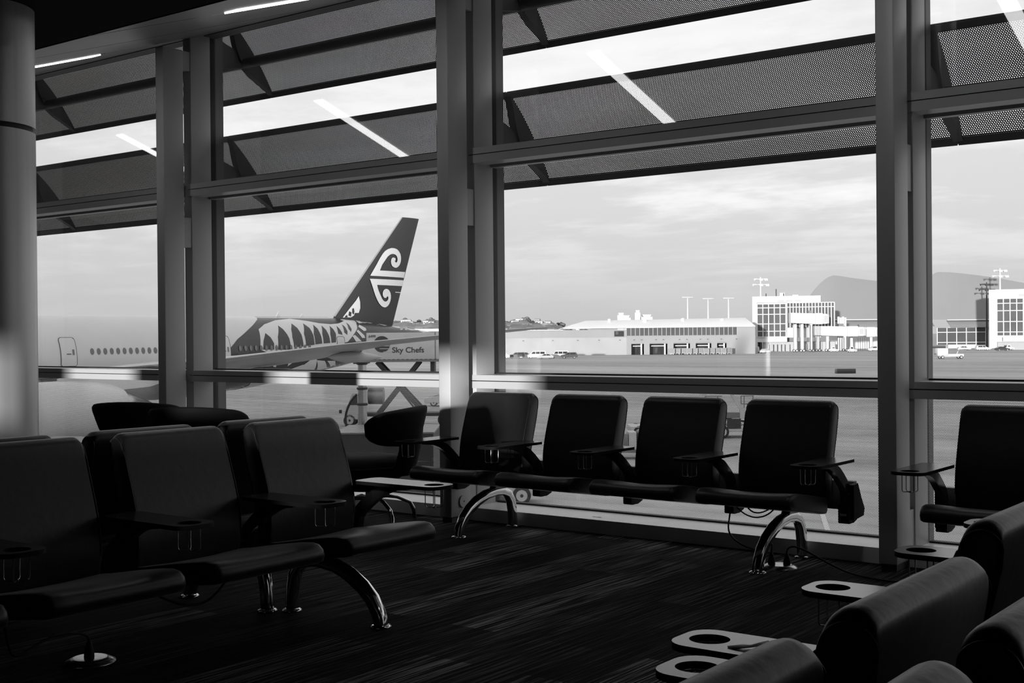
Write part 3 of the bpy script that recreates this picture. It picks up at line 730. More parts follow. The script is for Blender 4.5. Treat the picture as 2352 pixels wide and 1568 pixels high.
KT = [(79.23, 6.63), (80.1, 7.68), (80.5, 8.2), (80.9, 8.64), (81.2, 8.9), (81.54, 9.08), (81.95, 9.2), (82.35, 9.2), (82.7, 9.12), (82.96, 8.94), (83.17, 8.7), (83.25, 8.42), (83.25, 8.15), (83.18, 7.92), (83.05, 7.72), (82.85, 7.56), (82.62, 7.46), (82.41, 7.45), (82.18, 7.5), (82.0, 7.6), (81.88, 7.78), (81.85, 7.97), (81.88, 8.14), (81.97, 8.28), (82.1, 8.35), (82.26, 8.36), (82.47, 8.28), (82.47, 8.15), (82.38, 8.06), (82.42, 7.97), (82.52, 7.92), (82.62, 7.94), (82.72, 8.05), (82.76, 8.23), (82.7, 8.43), (82.58, 8.56), (82.4, 8.65), (82.18, 8.68), (81.93, 8.66), (81.7, 8.56), (81.45, 8.4), (81.21, 8.16), (80.73, 7.66), (80.41, 7.13), (83.96, 7.12), (83.78, 6.59)]
KB = [(79.15, 6.36), (83.75, 6.36), (83.52, 5.83), (80.0, 5.84), (80.05, 5.6), (80.15, 5.35), (80.3, 5.1), (80.46, 4.85), (80.6, 4.64), (80.77, 4.48), (80.92, 4.4), (81.08, 4.38), (81.25, 4.42), (81.4, 4.52), (81.48, 4.65), (81.48, 4.77), (81.42, 4.85), (81.33, 4.85), (81.2, 4.73), (81.09, 4.7), (80.93, 4.72), (80.8, 4.8), (80.72, 4.94), (80.7, 5.12), (80.75, 5.28), (80.86, 5.41), (81.05, 5.5), (81.26, 5.52), (81.48, 5.46), (81.65, 5.34), (81.8, 5.14), (81.86, 4.91), (81.85, 4.65), (81.77, 4.41), (81.64, 4.2), (81.47, 4.03), (81.25, 3.91), (81.0, 3.86), (80.7, 3.91), (80.44, 4.03), (80.2, 4.22), (79.98, 4.49), (79.78, 4.8), (79.6, 5.18)]
sp_ = decal('spiral_emblem', KT, 'decal_white', .03, tail, True); decal('spiral_emblem', KB, 'decal_white', .03, tail, True)
fl = decal('fern_tip', [(75.75, 2.92), (76.54, 3.65), (77.37, 4.40), (77.73, 4.8), (77.84, 4.29), (77.82, 3.76), (77.62, 3.34), (77.13, 3.33), (77.06, 3.12), (76.68, 2.94)], 'decal_white', .03, tail, True)
for q in ([(75.98, 2.93), (76.05, 3.06), (76.24, 3.16), (76.31, 2.95)], [(76.39, 3.11), (76.51, 3.48), (76.76, 3.38), (76.68, 3.01)], [(76.83, 3.33), (76.87, 3.7), (77.06, 3.75), (77.11, 3.44), (76.98, 3.17)]):
    decal('leaf_gap', q, 'plane_black', .04, fl, True)
decal('fin_marking', [(82.49, 5.28), (83.4, 5.27), (83.4, 5.2), (82.49, 5.22)], 'decal_white', .03, tail, True)
# cabin windows and doors
def oval(y, z, a, b): return [(y+a*math.cos(2*PI*k/12), z+b*math.sin(2*PI*k/12)) for k in range(12)]
for k in range(11): decal('cabin_window', oval(49.28+k*.511, .43, .15, .225), 'cabin_glass', .016, plane)
for k in range(15): decal('cabin_window', oval(62.16+k*.538, .46, .14, .21), 'cabin_glass', .05, plane)
def door(y0, y1, z0, z1, mname='window_dark'):
    d = decal('cabin_door', [(y0, z0+.1), (y0+.1, z0), (y1-.1, z0), (y1, z0+.1), (y1, z1-.18), (y1-.18, z1), (y0+.18, z1), (y0, z1-.18)], 'plane_white', .03, plane)
    ol = [(y0, z0+.1), (y0+.1, z0), (y1-.1, z0), (y1, z0+.1), (y1, z1-.18), (y1-.05, z1-.05), (y1-.18, z1), (y0+.18, z1), (y0+.05, z1-.05), (y0, z1-.18)]
    w_ = .035; cy, cz_ = (y0+y1)/2, (z0+z1)/2
    M_ = MB().m(mname); pts = []
    for y, z in ol:
        c_, r = fusl(y); d_ = z-c_; pts.append((XA+math.sqrt(r*r-d_*d_)+.035, y, z))
    dense = []
    for a, b in zip(pts, pts[1:]+pts[:1]):
        n_ = max(1, int((Vector(b)-Vector(a)).length/.2))
        for k in range(n_):
            y = a[1]+(b[1]-a[1])*k/n_; z = a[2]+(b[2]-a[2])*k/n_; c_, r = fusl(y); dense.append((XA+math.sqrt(r*r-(z-c_)**2)+.035, y, z))
    M_.tube(dense, .022, 5, closed=True).build('door_seam', d, xf=T0)
    decal('door_window', [(y1-.32, .22), (y1-.18, .22), (y1-.18, .58), (y1-.32, .58)], 'cabin_glass', .045, d)
    decal('door_handle', [(y0+.42, .25), (y0+.75, .25), (y0+.75, .31), (y0+.42, .31)], 'window_dark', .045, d)
door(46.9, 48.08, -.52, 1.39); door(60.0, 61.22, -.52, 1.42); door(73.05, 74.0, -.1, 1.30)
# wing on the near side, with fairings; far wing; tailplanes
WST = [(-73.2, 45.4, 15.5, -1.30, 1.3), (-68, 48.7, 12.0, -.65, 1.0), (-62.8, 51.9, 8.6, -.14, .66), (-56, 55.9, 4.4, .76, .28), (-50, 59.6, 3.2, 1.36, .19), (-47.0, 61.6, 2.2, 1.62, .14), (-45.2, 63.0, .8, 1.76, .06)]
def wing(stations, name, mir=False):
    g = MB().m('plane_grey'); rings = []
    for x, yle, ch, z, th in stations:
        u_ = [0, .015, .05, .12, .25, .45, .7, 1]; prof = [0, .28, .5, .78, .98, .86, .5, .03]
        top = [(yle+ch*u, z+th*.5*p-.012*ch*u) for u, p in zip(u_, prof)]; bo = [(yle+ch*u, z-th*.5*p-.012*ch*u) for u, p in zip(u_, prof)]
        xx = 2*XA-x if mir else x
        rings.append([(xx, a, b) for a, b in top]+[(xx, a, b) for a, b in bo[::-1][:-1]])
    g.loft(rings); w_ = g.build(name, plane, xf=T0)
    if not mir:
        MB().m('bare_metal').tube([(x, yle+.03, z+th*.10) for x, yle, ch, z, th in stations], [max(.02, th*.16) for *_, th in stations], 8).build('slat_edge', w_, xf=T0)
    return w_
wn = wing(WST, 'wing'); wing(WST, 'wing', True)
for x, y0, z, ln, r in ((-65.5, 55.5, -1.15, 6.0, .42), (-58.6, 57.2, -.05, 5.2, .36), (-51.5, 60.0, 1.12, 2.2, .10)):
    MB().m('plane_grey').loft([[(x+r*s_*math.cos(2*PI*k/14), y0+ln*u, z+(r*1.1*s_*math.sin(2*PI*k/14))-.02*ln*u) for k in range(14)] for u, s_ in ((0, .05), (.1, .5), (.3, .95), (.5, 1), (.75, .7), (.92, .3), (1, .04))]).build('flap_fairing', wn, xf=T0)
HST = [(-75, 79.5, 7.0, 1.5, .5), (-66.2, 86.2, 2.6, 2.4, .2)]
for mir in (False, True):
    g = MB().m('plane_grey'); rings = []
    for x, yle, ch, z, th in HST:
        u_ = [0, .05, .25, .6, 1]; prof = [0, .6, 1, .7, .05]; xx = 2*XA-x if mir else x
        rings.append([(xx, yle+ch*u, z+th*.5*p) for u, p in zip(u_, prof)]+[(xx, yle+ch*u, z-th*.5*p) for u, p in zip(u_[::-1][:-1], prof[::-1][:-1])])
    if mir: g.loft(rings).build('tailplane', plane, xf=T0)
for xe in (-66.4, 2*XA+66.4):
    e = MB().m('plane_white').lathe([(.2, -3.4), (1.45, -3.35), (1.68, -3.1), (1.80, -2.2), (1.82, -.6), (1.74, 1.0), (1.50, 2.5), (1.28, 3.1), (1.2, 3.05)], n=48)
    M_ = Matrix.Translation((xe, 43.6, -3.05)) @ Matrix.Rotation(-PI/2, 4, 'X')
    e.bm.transform(M_); en = e.build('engine', plane, xf=T0)
    c_ = MB().m('bare_metal').lathe([(1.0, 2.6), (.95, 3.6), (.55, 4.9), (.2, 5.6), (.02, 5.9)], n=32); c_.bm.transform(M_); c_.build('exhaust_cone', en, xf=T0)
    MB().m('plane_white').loft([[(xe-.12, y, z0), (xe+.12, y, z0), (xe+.12, y, z1), (xe-.12, y, z1)] for y, z0, z1 in ((42.5, -1.6, -1.1), (45.5, -2.0, -.75), (49, -1.8, -.8), (51.5, -1.2, -.9))], smooth=False).build('pylon', en, xf=T0)
# landing gear
for gx_, gy in ((-70.6, 49.5), (-81.4, 49.5), (XA, 20.5)):
    g = MB().m('mid_steel').tube([(gx_, gy, -2.4), (gx_, gy, GZ+.6)], .16, 12); gr = g.build('landing_gear', plane, xf=T0)
    for dy in ((-1.4, 0, 1.4) if gy > 30 else (0,)):
        for dx in (-.6, .6):
            MB().m('tyre').lathe([(.3, -.2), (.60, -.22), (.66, -.12), (.66, .12), (.60, .22), (.3, .2)], n=24).build('wheel', gr, xf=T0 @ Matrix.Translation((gx_+dx, gy+dy, GZ+.66)) @ Matrix.Rotation(PI/2, 4, 'Y'))
for y, h_ in ((68.4, .45), (71.0, .28), (58, .35)):
    MB().m('plane_white').prism([(y, 2.9), (y+.5, 2.9), (y+.42, 2.95+h_), (y+.28, 2.95+h_)], 'x', XA-.03, XA+.03).build('antenna', plane, xf=T0)

# ---- generic vehicle bits in a local frame: x forward, origin on the ground --------------
def wheels(t, spots, r=.34, w_=.22, name='wheel'):
    for x, y in spots:
        wl = MB().m('tyre').lathe([(r*.55, -w_/2), (r*.93, -w_/2), (r, -w_*.3), (r, w_*.3), (r*.93, w_/2), (r*.55, w_/2)], n=24)
        wl.m('truck_white').lathe([(.02, -w_*.52), (r*.62, -w_*.55), (r*.62, w_*.55), (.02, w_*.52)], n=20)
        wl.m('dark_steel').lathe([(.01, -w_*.62), (r*.18, -w_*.62), (r*.18, w_*.62), (.01, w_*.62)], n=12)
        wl.build(name, t, xf=Matrix.Translation((x, y, r)) @ Matrix.Rotation(PI/2, 4, 'X'))
def carbody(t, ln, wd, prof, mname, glassp, name='body'):
    m_ = MB().m(mname); m_.prism(prof, 'y', -wd/2, wd/2); es = [e for e in m_.bm.edges if abs(e.verts[0].co.y-e.verts[1].co.y) < .01]
    bmesh.ops.bevel(m_.bm, geom=es, offset=.06, segments=2, affect='EDGES'); m_.build(name, t)
    for g in glassp:
        for s_ in (-1, 1):
            MB().m('window_dark').prism(g, 'y', s_*(wd/2-.0), s_*(wd/2+.015)).build('side_window', t)
VAN = [(-2.6, .35), (2.45, .35), (2.6, .6), (2.55, 1.05), (1.75, 1.25), (1.25, 2.0), (.9, 2.12), (-2.45, 2.12), (-2.6, 1.9)]
VANG = [[(.35, 1.3), (1.5, 1.3), (1.05, 1.9), (.35, 1.9)], [(-.9, 1.3), (.2, 1.3), (.2, 1.9), (-.9, 1.9)], [(-2.3, 1.3), (-1.05, 1.3), (-1.05, 1.9), (-2.3, 1.9)]]
SUV = [(-2.3, .35), (2.25, .35), (2.35, .6), (2.3, .95), (1.2, 1.1), (.55, 1.7), (-1.9, 1.75), (-2.25, 1.2), (-2.35, .7)]
SUVG = [[(-.1, 1.12), (1.0, 1.12), (.5, 1.6), (-.1, 1.6)], [(-1.85, 1.15), (-.25, 1.12), (-.25, 1.6), (-1.65, 1.6)]]
CAR = [(-2.25, .3), (2.2, .3), (2.3, .5), (2.2, .78), (1.1, .92), (.35, 1.4), (-1.0, 1.45), (-1.8, 1.0), (-2.25, .9), (-2.3, .6)]
CARG = [[(-.2, .95), (.95, .95), (.35, 1.33), (-.2, 1.35)], [(-1.6, .98), (-.3, .95), (-.3, 1.36), (-.95, 1.36)]]
PICK = [(-2.7, .45), (2.6, .45), (2.7, .7), (2.65, 1.05), (1.5, 1.15), (.95, 1.75), (-.4, 1.78), (-.6, 1.15), (-2.7, 1.15)]
PICKG = [[(-.3, 1.18), (1.3, 1.18), (.9, 1.66), (-.3, 1.68)]]
proto = {}
def vehicle(kind, colr, px, depth, turn, label, group='vehicles parked by the far buildings'):
    nm, cat, pr, gl_, wd, wh, ln = {'van': ('van', 'van', VAN, VANG, 2.0, (1.65, -1.6), 5.2), 'suv': ('suv', 'car', SUV, SUVG, 1.9, (1.45, -1.4), 4.7),
        'car': ('car', 'car', CAR, CARG, 1.8, (1.4, -1.35), 4.6), 'pickup': ('pickup_truck', 'pickup truck', PICK, PICKG, 1.95, (1.75, -1.75), 5.4)}[kind]
    g = G(px, depth); ang = YAW+turn
    key = (kind, colr)
    if key not in proto:
        t = empty(nm, g, ang); carbody(t, ln, wd, pr, colr, gl_); wheels(t, [(x, s_*(wd/2-.12)) for x in wh for s_ in (-1, 1)]); proto[key] = t
    else:
        s0 = proto[key]; t = s0.copy(); COL.objects.link(t); t.location = g; t.rotation_euler = (0, 0, ang)
        for ch in s0.children: q = ch.copy(); COL.objects.link(q); q.parent = t
    return setp(t, label, cat, group)
vehicle('van', 'truck_white', 1150, 388, 0, 'white passenger van at the left end of the far wall, cut by the window frame')
vehicle('suv', 'car_dark', 1187, 392, PI, 'dark car beside the leftmost white van')
vehicle('suv', 'car_dark', 1206, 392, 0, 'dark car just left of the middle white van')
vehicle('van', 'truck_white', 1232, 388, PI, 'white passenger van in the middle of the parked row')
vehicle('car', 'truck_white', 1252, 378, PI, 'white saloon car between the two right hand vans')
vehicle('van', 'truck_white', 1284, 388, PI, 'white passenger van next to the black car')
vehicle('suv', 'car_dark', 1307, 382, PI, 'black car at the right end of the row of vans')
vehicle('van', 'truck_white', 1736, 455, 1.3, 'white van end-on below the left corner of the glass terminal')
vehicle('car', 'truck_white', 1758, 452, .9, 'white car below the glass terminal, right of the end-on van')
vehicle('pickup', 'truck_white', 2010, 470, PI, 'white pickup truck by the post, right of the boarding bridges')
vehicle('suv', 'truck_white', 2256, 470, 0, 'white car at right in front of the pale terminal wall')
vehicle('car', 'truck_white', 2214, 480, 0, 'white car behind the loader at right')
vehicle('car', 'car_dark', 2302, 455, 0, 'dark car at the foot of the right glass terminal')
vehicle('car', 'truck_white', 1030, 117, PI, 'white car on the apron behind the catering truck', 'cars on the apron')

# ---- catering truck with raised box --------------------------------------------------
def catering():
    t = empty('catering_truck', G(940, 92), YAW, 'white catering truck with raised box on scissor lift under the tail', 'truck')
    px = lambda p: (p-940)*92/FPX
    hz = lambda y: (HY(900)-y)*91/FPX+EYE-GZ          # height above the apron
    bx0, bx1 = px(846), px(846)+8.6
    bz0, bz1 = hz(831), hz(764)
    b = MB().m('truck_white').box(bx0, bx1, -1.25, 1.25, bz0+.16, bz1, bev=.04); b.m('mid_steel').box(bx0-.02, bx1, -1.28, 1.28, bz0, bz0+.16)
    for k in range(24): b.m('dark_steel').box(bx0+.2+k*.34, bx0+.38+k*.34, -1.292, -1.28, bz0+.17, bz0+.20)
    b.m('mid_steel').box(px(1001), px(1003), -1.27, -1.25, bz0, bz1)
    box_ = b.build('cargo_box', t)
    # wedge shaped front platform and rails
    MB().m('truck_white').prism([(px(818), bz0-.02), (px(846), bz0-.02), (px(846), bz0+1.15), (px(843), bz0+1.15)], 'y', -1.2, -1.1).build('platform_side', t)
    f_ = MB().m('dark_steel').box(px(815), px(846), -1.1, 1.1, bz0-.12, bz0)
    f_.build('platform', t)
    rl = MB().m('mid_steel')
    for k in range(5): rl.box(px(816)+k*.2, px(816)+k*.2+.06, -1.12, -1.06, bz0, bz0+1.1)
    rl.box(px(815), px(843), -1.12, -1.06, bz0+1.06, bz0+1.12); rl.build('railing', t)
    # emblem disc and lettering
    cx, cz_, r = px(881), hz(790), px(899.5)-px(881)
    d = MB().m('text_dark').tube([(cx, -1.268, cz_), (cx, -1.256, cz_)], r, 40).m('truck_white')
    em = d.build('emblem', box_)
    for k, (x0, y) in enumerate(((868, 794), (876, 800.3), (884.5, 807.5))):
        MB().m('truck_white').box(px(x0), px(900.5), -1.276, -1.268, hz(y)-.022, hz(y)+.022).build('emblem_stripe', em)
    def text(s, size, x, z, bold=.0):
        cu = bpy.data.curves.new('lettering', 'FONT'); cu.body = s; cu.size = size; cu.extrude = .004; cu.offset = bold
        o = bpy.data.objects.new('lettering', cu); COL.objects.link(o); dg = bpy.context.evaluated_depsgraph_get(); dg.update()
        me = bpy.data.meshes.new_from_object(o.evaluated_get(dg)); bpy.data.objects.remove(o); me.materials.clear(); me.materials.append(MAT['text_dark'])
        q = link('lettering', me, box_, (x, -1.262, z)); q.rotation_euler = (PI/2, 0, 0); return q, me
    q, me = text('Sky Chefs', .56, px(904), hz(809.5), .010)
    wd = max(v.co.x for v in me.vertices); q.scale = ((px(976.5)-px(904))/wd, 1, 1)
    q, me = text('.6499', .26, px(849.5), hz(774.5), .004); wd = max(v.co.x for v in me.vertices); q.scale = ((px(867)-px(849.5))/wd, 1, 1)
    # chassis, cab, scissor
    MB().m('dark_steel').box(px(815), px(1085), -.9, .9, .72, .95).build('chassis', t)
    cb_ = MB().m('truck_white').prism([(px(797), .55), (px(835), .55), (px(835), 2.45), (px(812), 2.45), (px(803), 1.65), (px(797), 1.45)], 'y', -1.15, 1.15); cab = cb_.build('cab', t)
    for s_ in (-1, 1): MB().m('window_dark').prism([(px(806), 1.6), (px(824), 1.6), (px(824), 2.25), (px(814), 2.25)], 'y', s_*1.15, s_*1.165).build('side_window', cab)
    MB().m('mid_steel').loft([[(px(846)+1.1*u, .95*math.cos(a), 2.2+.62*math.sin(a)) for a in [2*PI*k/20 for k in range(20)]] for u in (0, 1)]).build('tank', t)
    def arm(a, b, w_=.20):
        d_ = Vector((b[0]-a[0], 0, b[1]-a[1])); ang_ = math.atan2(d_.z, d_.x); L_ = d_.length
        for s_ in (-.95, .95):
            MB().m('dark_steel').box(0, L_, s_-.07, s_+.07, -w_/2, w_/2, Matrix.Translation((a[0], 0, a[1])) @ Matrix.Rotation(-ang_, 4, 'Y')).build('scissor_arm', t)
    arm((px(870), .95), (px(964), bz0), .30); arm((px(975), .95), (px(868), bz0), .30); arm((px(962), .95), (px(880), bz0-.4), .12)
    MB().m('dark_steel').box(px(990), px(999), -1, 1, bz0-.9, bz0).build('lift_bracket', t)
    wheels(t, [(px(806), -1.0), (px(806), 1.0), (px(1020), -1.0), (px(1020), 1.0), (px(1050), -1.0), (px(1050), 1.0)], .46, .3)
    MB().m('dark_steel').box(px(783), px(789), -1.35, -1.2, 1.0, 1.25).build('mirror', t)
    return t
catering()

# ---- steel hoist post and dark equipment cabin just outside the glass -----------------
t = empty('hoist_post', G(831, 30), YAW, 'round steel hoist post with a curved black hose standing outside', 'post')
h_ = (HY(831)-836)*30/FPX+EYE-GZ
pm = MB().m('bare_metal').lathe([(.115, 0), (.115, h_-1.2), (.105, h_-1.2), (.105, h_)], n=24); pm.build('tube', t)
cl_ = MB().m('dark_steel')
for z in (h_-.62, h_-1.0): cl_.lathe([(.12, z), (.135, z+.01), (.135, z+.05), (.12, z+.06)], n=24)
cl_.build('clamp', t)
MB().m('dark_steel').lathe([(.10, h_-.02), (.14, h_), (.14, h_+.05), (.02, h_+.06)], n=24).build('cap', t)
k30 = 30/FPX
hp = [((819-831)*k30, -.05, h_-(905-836)*k30), ((803-831)*k30, -.05, h_-(925-836)*k30), ((793-831)*k30, -.05, h_-(955-836)*k30), ((796-831)*k30, -.05, h_-(985-836)*k30), ((803-831)*k30, -.05, h_-(1005-836)*k30), ((815-831)*k30, -.05, h_-(1030-836)*k30)]
def crom(P, n=8):
    P = [Vector(p) for p in P]; o = []
    for i in range(len(P)-1):
        a, b, c, d = P[max(i-1, 0)], P[i], P[i+1], P[min(i+2, len(P)-1)]
        for k in range(n):
            t_ = k/n; o.append(.5*((2*b)+(c-a)*t_+(2*a-5*b+4*c-d)*t_*t_+(3*b-a-3*c+d)*t_**3))
    return o+[P[-1]]
MB().m('rubber').tube(crom(hp), .028, 10).build('hose', t)
t = empty('equipment_cabin', G(893, 28), YAW, 'dark boxy equipment cabin outside below the catering truck', 'equipment cabin')
k28 = 28/FPX; hh = EYE-GZ+(HY(893)-987)*k28
MB().m('dark_steel').box((785-893)*k28, (1001-893)*k28, -1.2, 1.2, 0, hh).build('housing', t)
MB().m('mid_steel').box((785-893)*k28-.02, (1001-893)*k28+.02, -1.22, 1.22, hh, hh+.035).build('lid', t)
MB().m('gasket').box((890-893)*k28, (1000-893)*k28, -1.212, -1.2, hh-1.6, hh-.1).build('door', t)

# ---- tug, loader, dollies seen between the bench backs -----------------------------
def tug():
    t = empty('baggage_tractor', G(1175, 49), YAW, 'white apron tractor whose wheel shows under the first bench seat', 'tractor'); k = 49/FPX
    p = lambda x: (x-1175)*k
    b = MB().m('truck_white').prism([(p(1110), .35), (p(1238), .35), (p(1248), .7), (p(1246), 1.0), (p(1215), 1.15), (p(1165), 1.15), (p(1150), 1.35), (p(1110), 1.35)], 'y', -.8, .8); b.build('body', t)
    MB().m('window_dark').box(p(1128), p(1150), -.81, -.79, 1.4, 1.95).build('windscreen', t)
    MB().m('truck_white').box(p(1118), p(1152), -.78, .78, 1.98, 2.05).build('roof', t)
    for x in (1119, 1150):
        MB().m('truck_white').box(p(x), p(x)+.05, -.76, -.70, 1.3, 2.0).build('roof_post', t)
    wheels(t, [(p(1195), -.75), (p(1195), .75), (p(1122), -.75), (p(1122), .75)], .36, .25)
tug()
def junk(px0, px1, depth, label, seedn):
    rnd = random.Random(seedn); k = depth/FPX; t = empty('ground_power_cart', G((px0+px1)/2, depth), YAW, label, 'cart', 'equipment carts on the apron')
    w_ = (px1-px0)*k; MB().m('mid_steel').box(-w_/2, w_/2, -.7, .7, .35, .5).build('chassis', t)
    x = -w_/2
    while x < w_-w_/2-.2:
        dw = rnd.uniform(.25, .5); h1 = rnd.uniform(.8, 1.5)
        MB().m(rnd.choice(['truck_white', 'mid_steel', 'truck_white', 'dark_steel'])).box(x, min(x+dw, w_/2), -.65, .65, .5, h1, bev=.03).build('cabinet', t); x += dw+.03
    rl = MB().m('truck_white')
    rl.tube([(-w_/2, -.7, .5), (-w_/2, -.7, 1.7), (w_/2, -.7, 1.7), (w_/2, -.7, .5)], .025, 6); rl.build('rail', t)
    wheels(t, [(-w_/2+.25, -.62), (w_/2-.25, -.62), (-w_/2+.25, .62), (w_/2-.25, .62)], .25, .18)
junk(1205, 1275, 56, 'pale equipment cart glimpsed between the first two bench backs', 3)
junk(1400, 1500, 66, 'pale equipment cart glimpsed between the second and third bench backs', 5)
def loader():
    t = empty('cargo_loader', G(1585, 79), YAW, 'white cargo loader with railings seen behind the third bench back', 'loader'); k = 79/FPX
    p = lambda x: (x-1585)*k; z = lambda y: EYE-GZ+(HY(1585)-y)*k
    b = MB().m('truck_white').box(p(1443), p(1730), -1.3, 1.3, .42, z(975), bev=.05); b.m('dark_steel').box(p(1660), p(1692), -1.312, -1.3, .62, 1.25)
    b.m('dark_steel').prism([(p(1450), .42), (p(1476), .42), (p(1472), z(988)), (p(1453), z(988))], 'y', -1.315, -1.3)
    b.m('dark_steel').box(p(1708), p(1716), -1.312, -1.3, .85, 1.4)
    b.build('chassis', t)
    MB().m('mid_steel').box(p(1590), p(1722), -1.2, 1.2, z(958), z(945)).build('platform', t)
    sc = MB().m('dark_steel')
    for a, b_ in (((1600, 968), (1715, 950)), ((1600, 950), (1715, 968))):
        sc.tube([(p(a[0]), -1.1, z(a[1])), (p(b_[0]), -1.1, z(b_[1]))], .06, 6)
    sc.build('scissor_frame', t)
    rl = MB().m('mid_steel')
    for x in (1612, 1640, 1693, 1700, 1720): rl.tube([(p(x), -1.2, z(945)), (p(x), -1.2, z(908))], .03, 6)
    for y in (908, 926): rl.tube([(p(1612), -1.2, z(y)), (p(1650), -1.2, z(y))], .03, 6); rl.tube([(p(1693), -1.2, z(y)), (p(1722), -1.2, z(y))], .03, 6)
    rl.build('railing', t)
    MB().m('truck_white').prism([(p(1668), z(903)), (p(1675), z(903)), (p(1702), z(938)), (p(1700), z(960)), (p(1690), z(960)), (p(1690), z(940))], 'y', -1.25, -1.05).build('ladder_arm', t)
    MB().m('truck_white').box(p(1604), p(1616), -1.2, -.2, z(945), z(902)).build('control_box', t)
    wheels(t, [(p(1463), -1.2), (p(1463), 1.2), (p(1650), -1.2), (p(1650), 1.2)], .42, .28)
loader()
t = MB().m('car_dark').box(-1.5, 1.5, -.8, .8, 0, .78, bev=.06).m('dark_steel').box(-1.5, 1.5, -.82, -.8, .3, .36).build('metal_crate', loc=G(1941, 200), rotz=YAW)
setp(t, 'dark low box standing alone on the apron left of the right steel post', 'crate')

# ---- baggage container train in front of the hangar doors ------------------------------
cp = None
for k in range(11):
    px_ = 1542+k*13.2
    if cp is None:
        t = empty('cargo_container', G(px_, 428), YAW); MB().m('mid_steel').box(-.8, .8, -.75, .75, .5, 2.1).build('box', t)
        MB().m('truck_white').box(-.85, .85, -.78, .78, .42, .52).box(-.85, -.78, -.78, -.7, .5, 2.15).box(.78, .85, -.78, -.7, .5, 2.15).build('frame', t)
        wheels(t, [(-.6, -.6), (.6, -.6), (-.6, .6), (.6, .6)], .22, .15); cp = t
    else:
        t = cp.copy(); COL.objects.link(t); t.location = G(px_, 428+(k % 3)*3)
        for ch in cp.children: q = ch.copy(); COL.objects.link(q); q.parent = t
    setp(t, 'pale baggage container on wheels in the line before the far hangar doors', 'container', 'baggage containers lined up at the hangar')

# ---- far buildings in a frame turned with the view: x lateral, y away ------------------------
def far(px0, depth): return G(px0, depth), depth*FS/FPX
# hangar
g, k = far(1415, 440); t = empty('hangar', g, YAW, 'long low pale hangar with open doors and a row of high windows', 'building')
p = lambda x: (x-1415)*k; z = lambda y: EYE-GZ+(HY(1415)-y)*k
DOORS = [(1450, 1479), (1492, 1533), (1547, 1585), (1598, 1634), (1647, 1669)]
b = MB().m('hangar_wall'); xs = sorted([1439, 1735]+[v for d in DOORS for v in d])
for a, c_ in zip(xs, xs[1:]):
    if (a, c_) in DOORS: b.box(p(a), p(c_), 0, .6, z(787), z(772))
    else: b.box(p(a), p(c_), 0, .6, 0, z(772))
b.box(p(1439), p(1693), .1, .6, z(772), z(752.5)); b.box(p(1693), p(1735), 0, .6, z(772), z(752))
b.m('concrete').box(p(1040), p(1439), 0, .6, 0, z(774)); b.m('hangar_wall').box(p(1040), p(1439), -.15, .6, z(774), z(757))
b.m('concrete').box(p(1040), p(1735), 34, 35, 0, z(756)).box(p(1734), p(1735), 0, 35, 0, z(752)).box(p(1040), p(1041), 0, 35, 0, z(757))
wl = b.build('wall', t)
for (a, c_) in DOORS:
    m_ = MB().m('window_dark').box(p(a), p(c_), 6, 6.2, 0, z(787)); m_.m('truck_white').box(p(a)+.5, p(c_)-.6, -.05, .1, z(796), z(794)); m_.m('mid_steel').box(p(a), p(c_), .0, .3, z(790), z(787))
    m_.m('truck_white').box(p(c_)-1.1, p(c_)-.6, 0, .2, 0, z(790)); m_.build('dock_door', t)
m_ = MB().m('facade_glass').box(p(1439), p(1693), -.05, .05, z(771), z(753.5)); m_.m('facade_grey')
for i in range(26): m_.box(p(1439+i*10.16)-.08, p(1439+i*10.16)+.08, -.12, 0, z(771), z(753.5))
m_.build('window_band', t)
MB().m('window_dark').box(p(1411), p(1433), -.35, -.15, z(772.5), z(760)).m('facade_glass').box(p(1414), p(1420), -.37, -.35, z(768), z(761)).build('display_board', t)
rf = MB().m('roof_light'); rf.loft([[(p(1293), -.4, z(754)), (p(1735), -.4, z(752)), (p(1735), -.4, z(751)), (p(1293), -.4, z(753))], [(p(1352), 17, z(735.5)), (p(1735), 17, z(731.5)), (p(1735), 17, z(730.5)), (p(1352), 17, z(734.5))], [(p(1293), 35, z(754)), (p(1735), 35, z(752)), (p(1735), 35, z(751)), (p(1293), 35, z(753))]], smooth=False)
rf.box(p(1040), p(1293), -.4, 35, z(757), z(756)); rf.build('roof', t)
un = 0
for x, w_, h_ in ((1404, 5, 4), (1487, 7, 4), (1578, 5, 4), (1671, 5, 3)):
    MB().m('roof_light').box(p(x), p(x+w_), 12, 14, z(739), z(739)+h_*k*2).build('roof_unit', t)
for x in (1200, 1268, 1325, 1374, 1422, 1455, 1472, 1505, 1522, 1559, 1576, 1607, 1624, 1655, 1690):
    MB().m('dark_steel').box(p(x), p(x+3), -.6, 0, z(781), z(780)).build('wall_lamp', t)
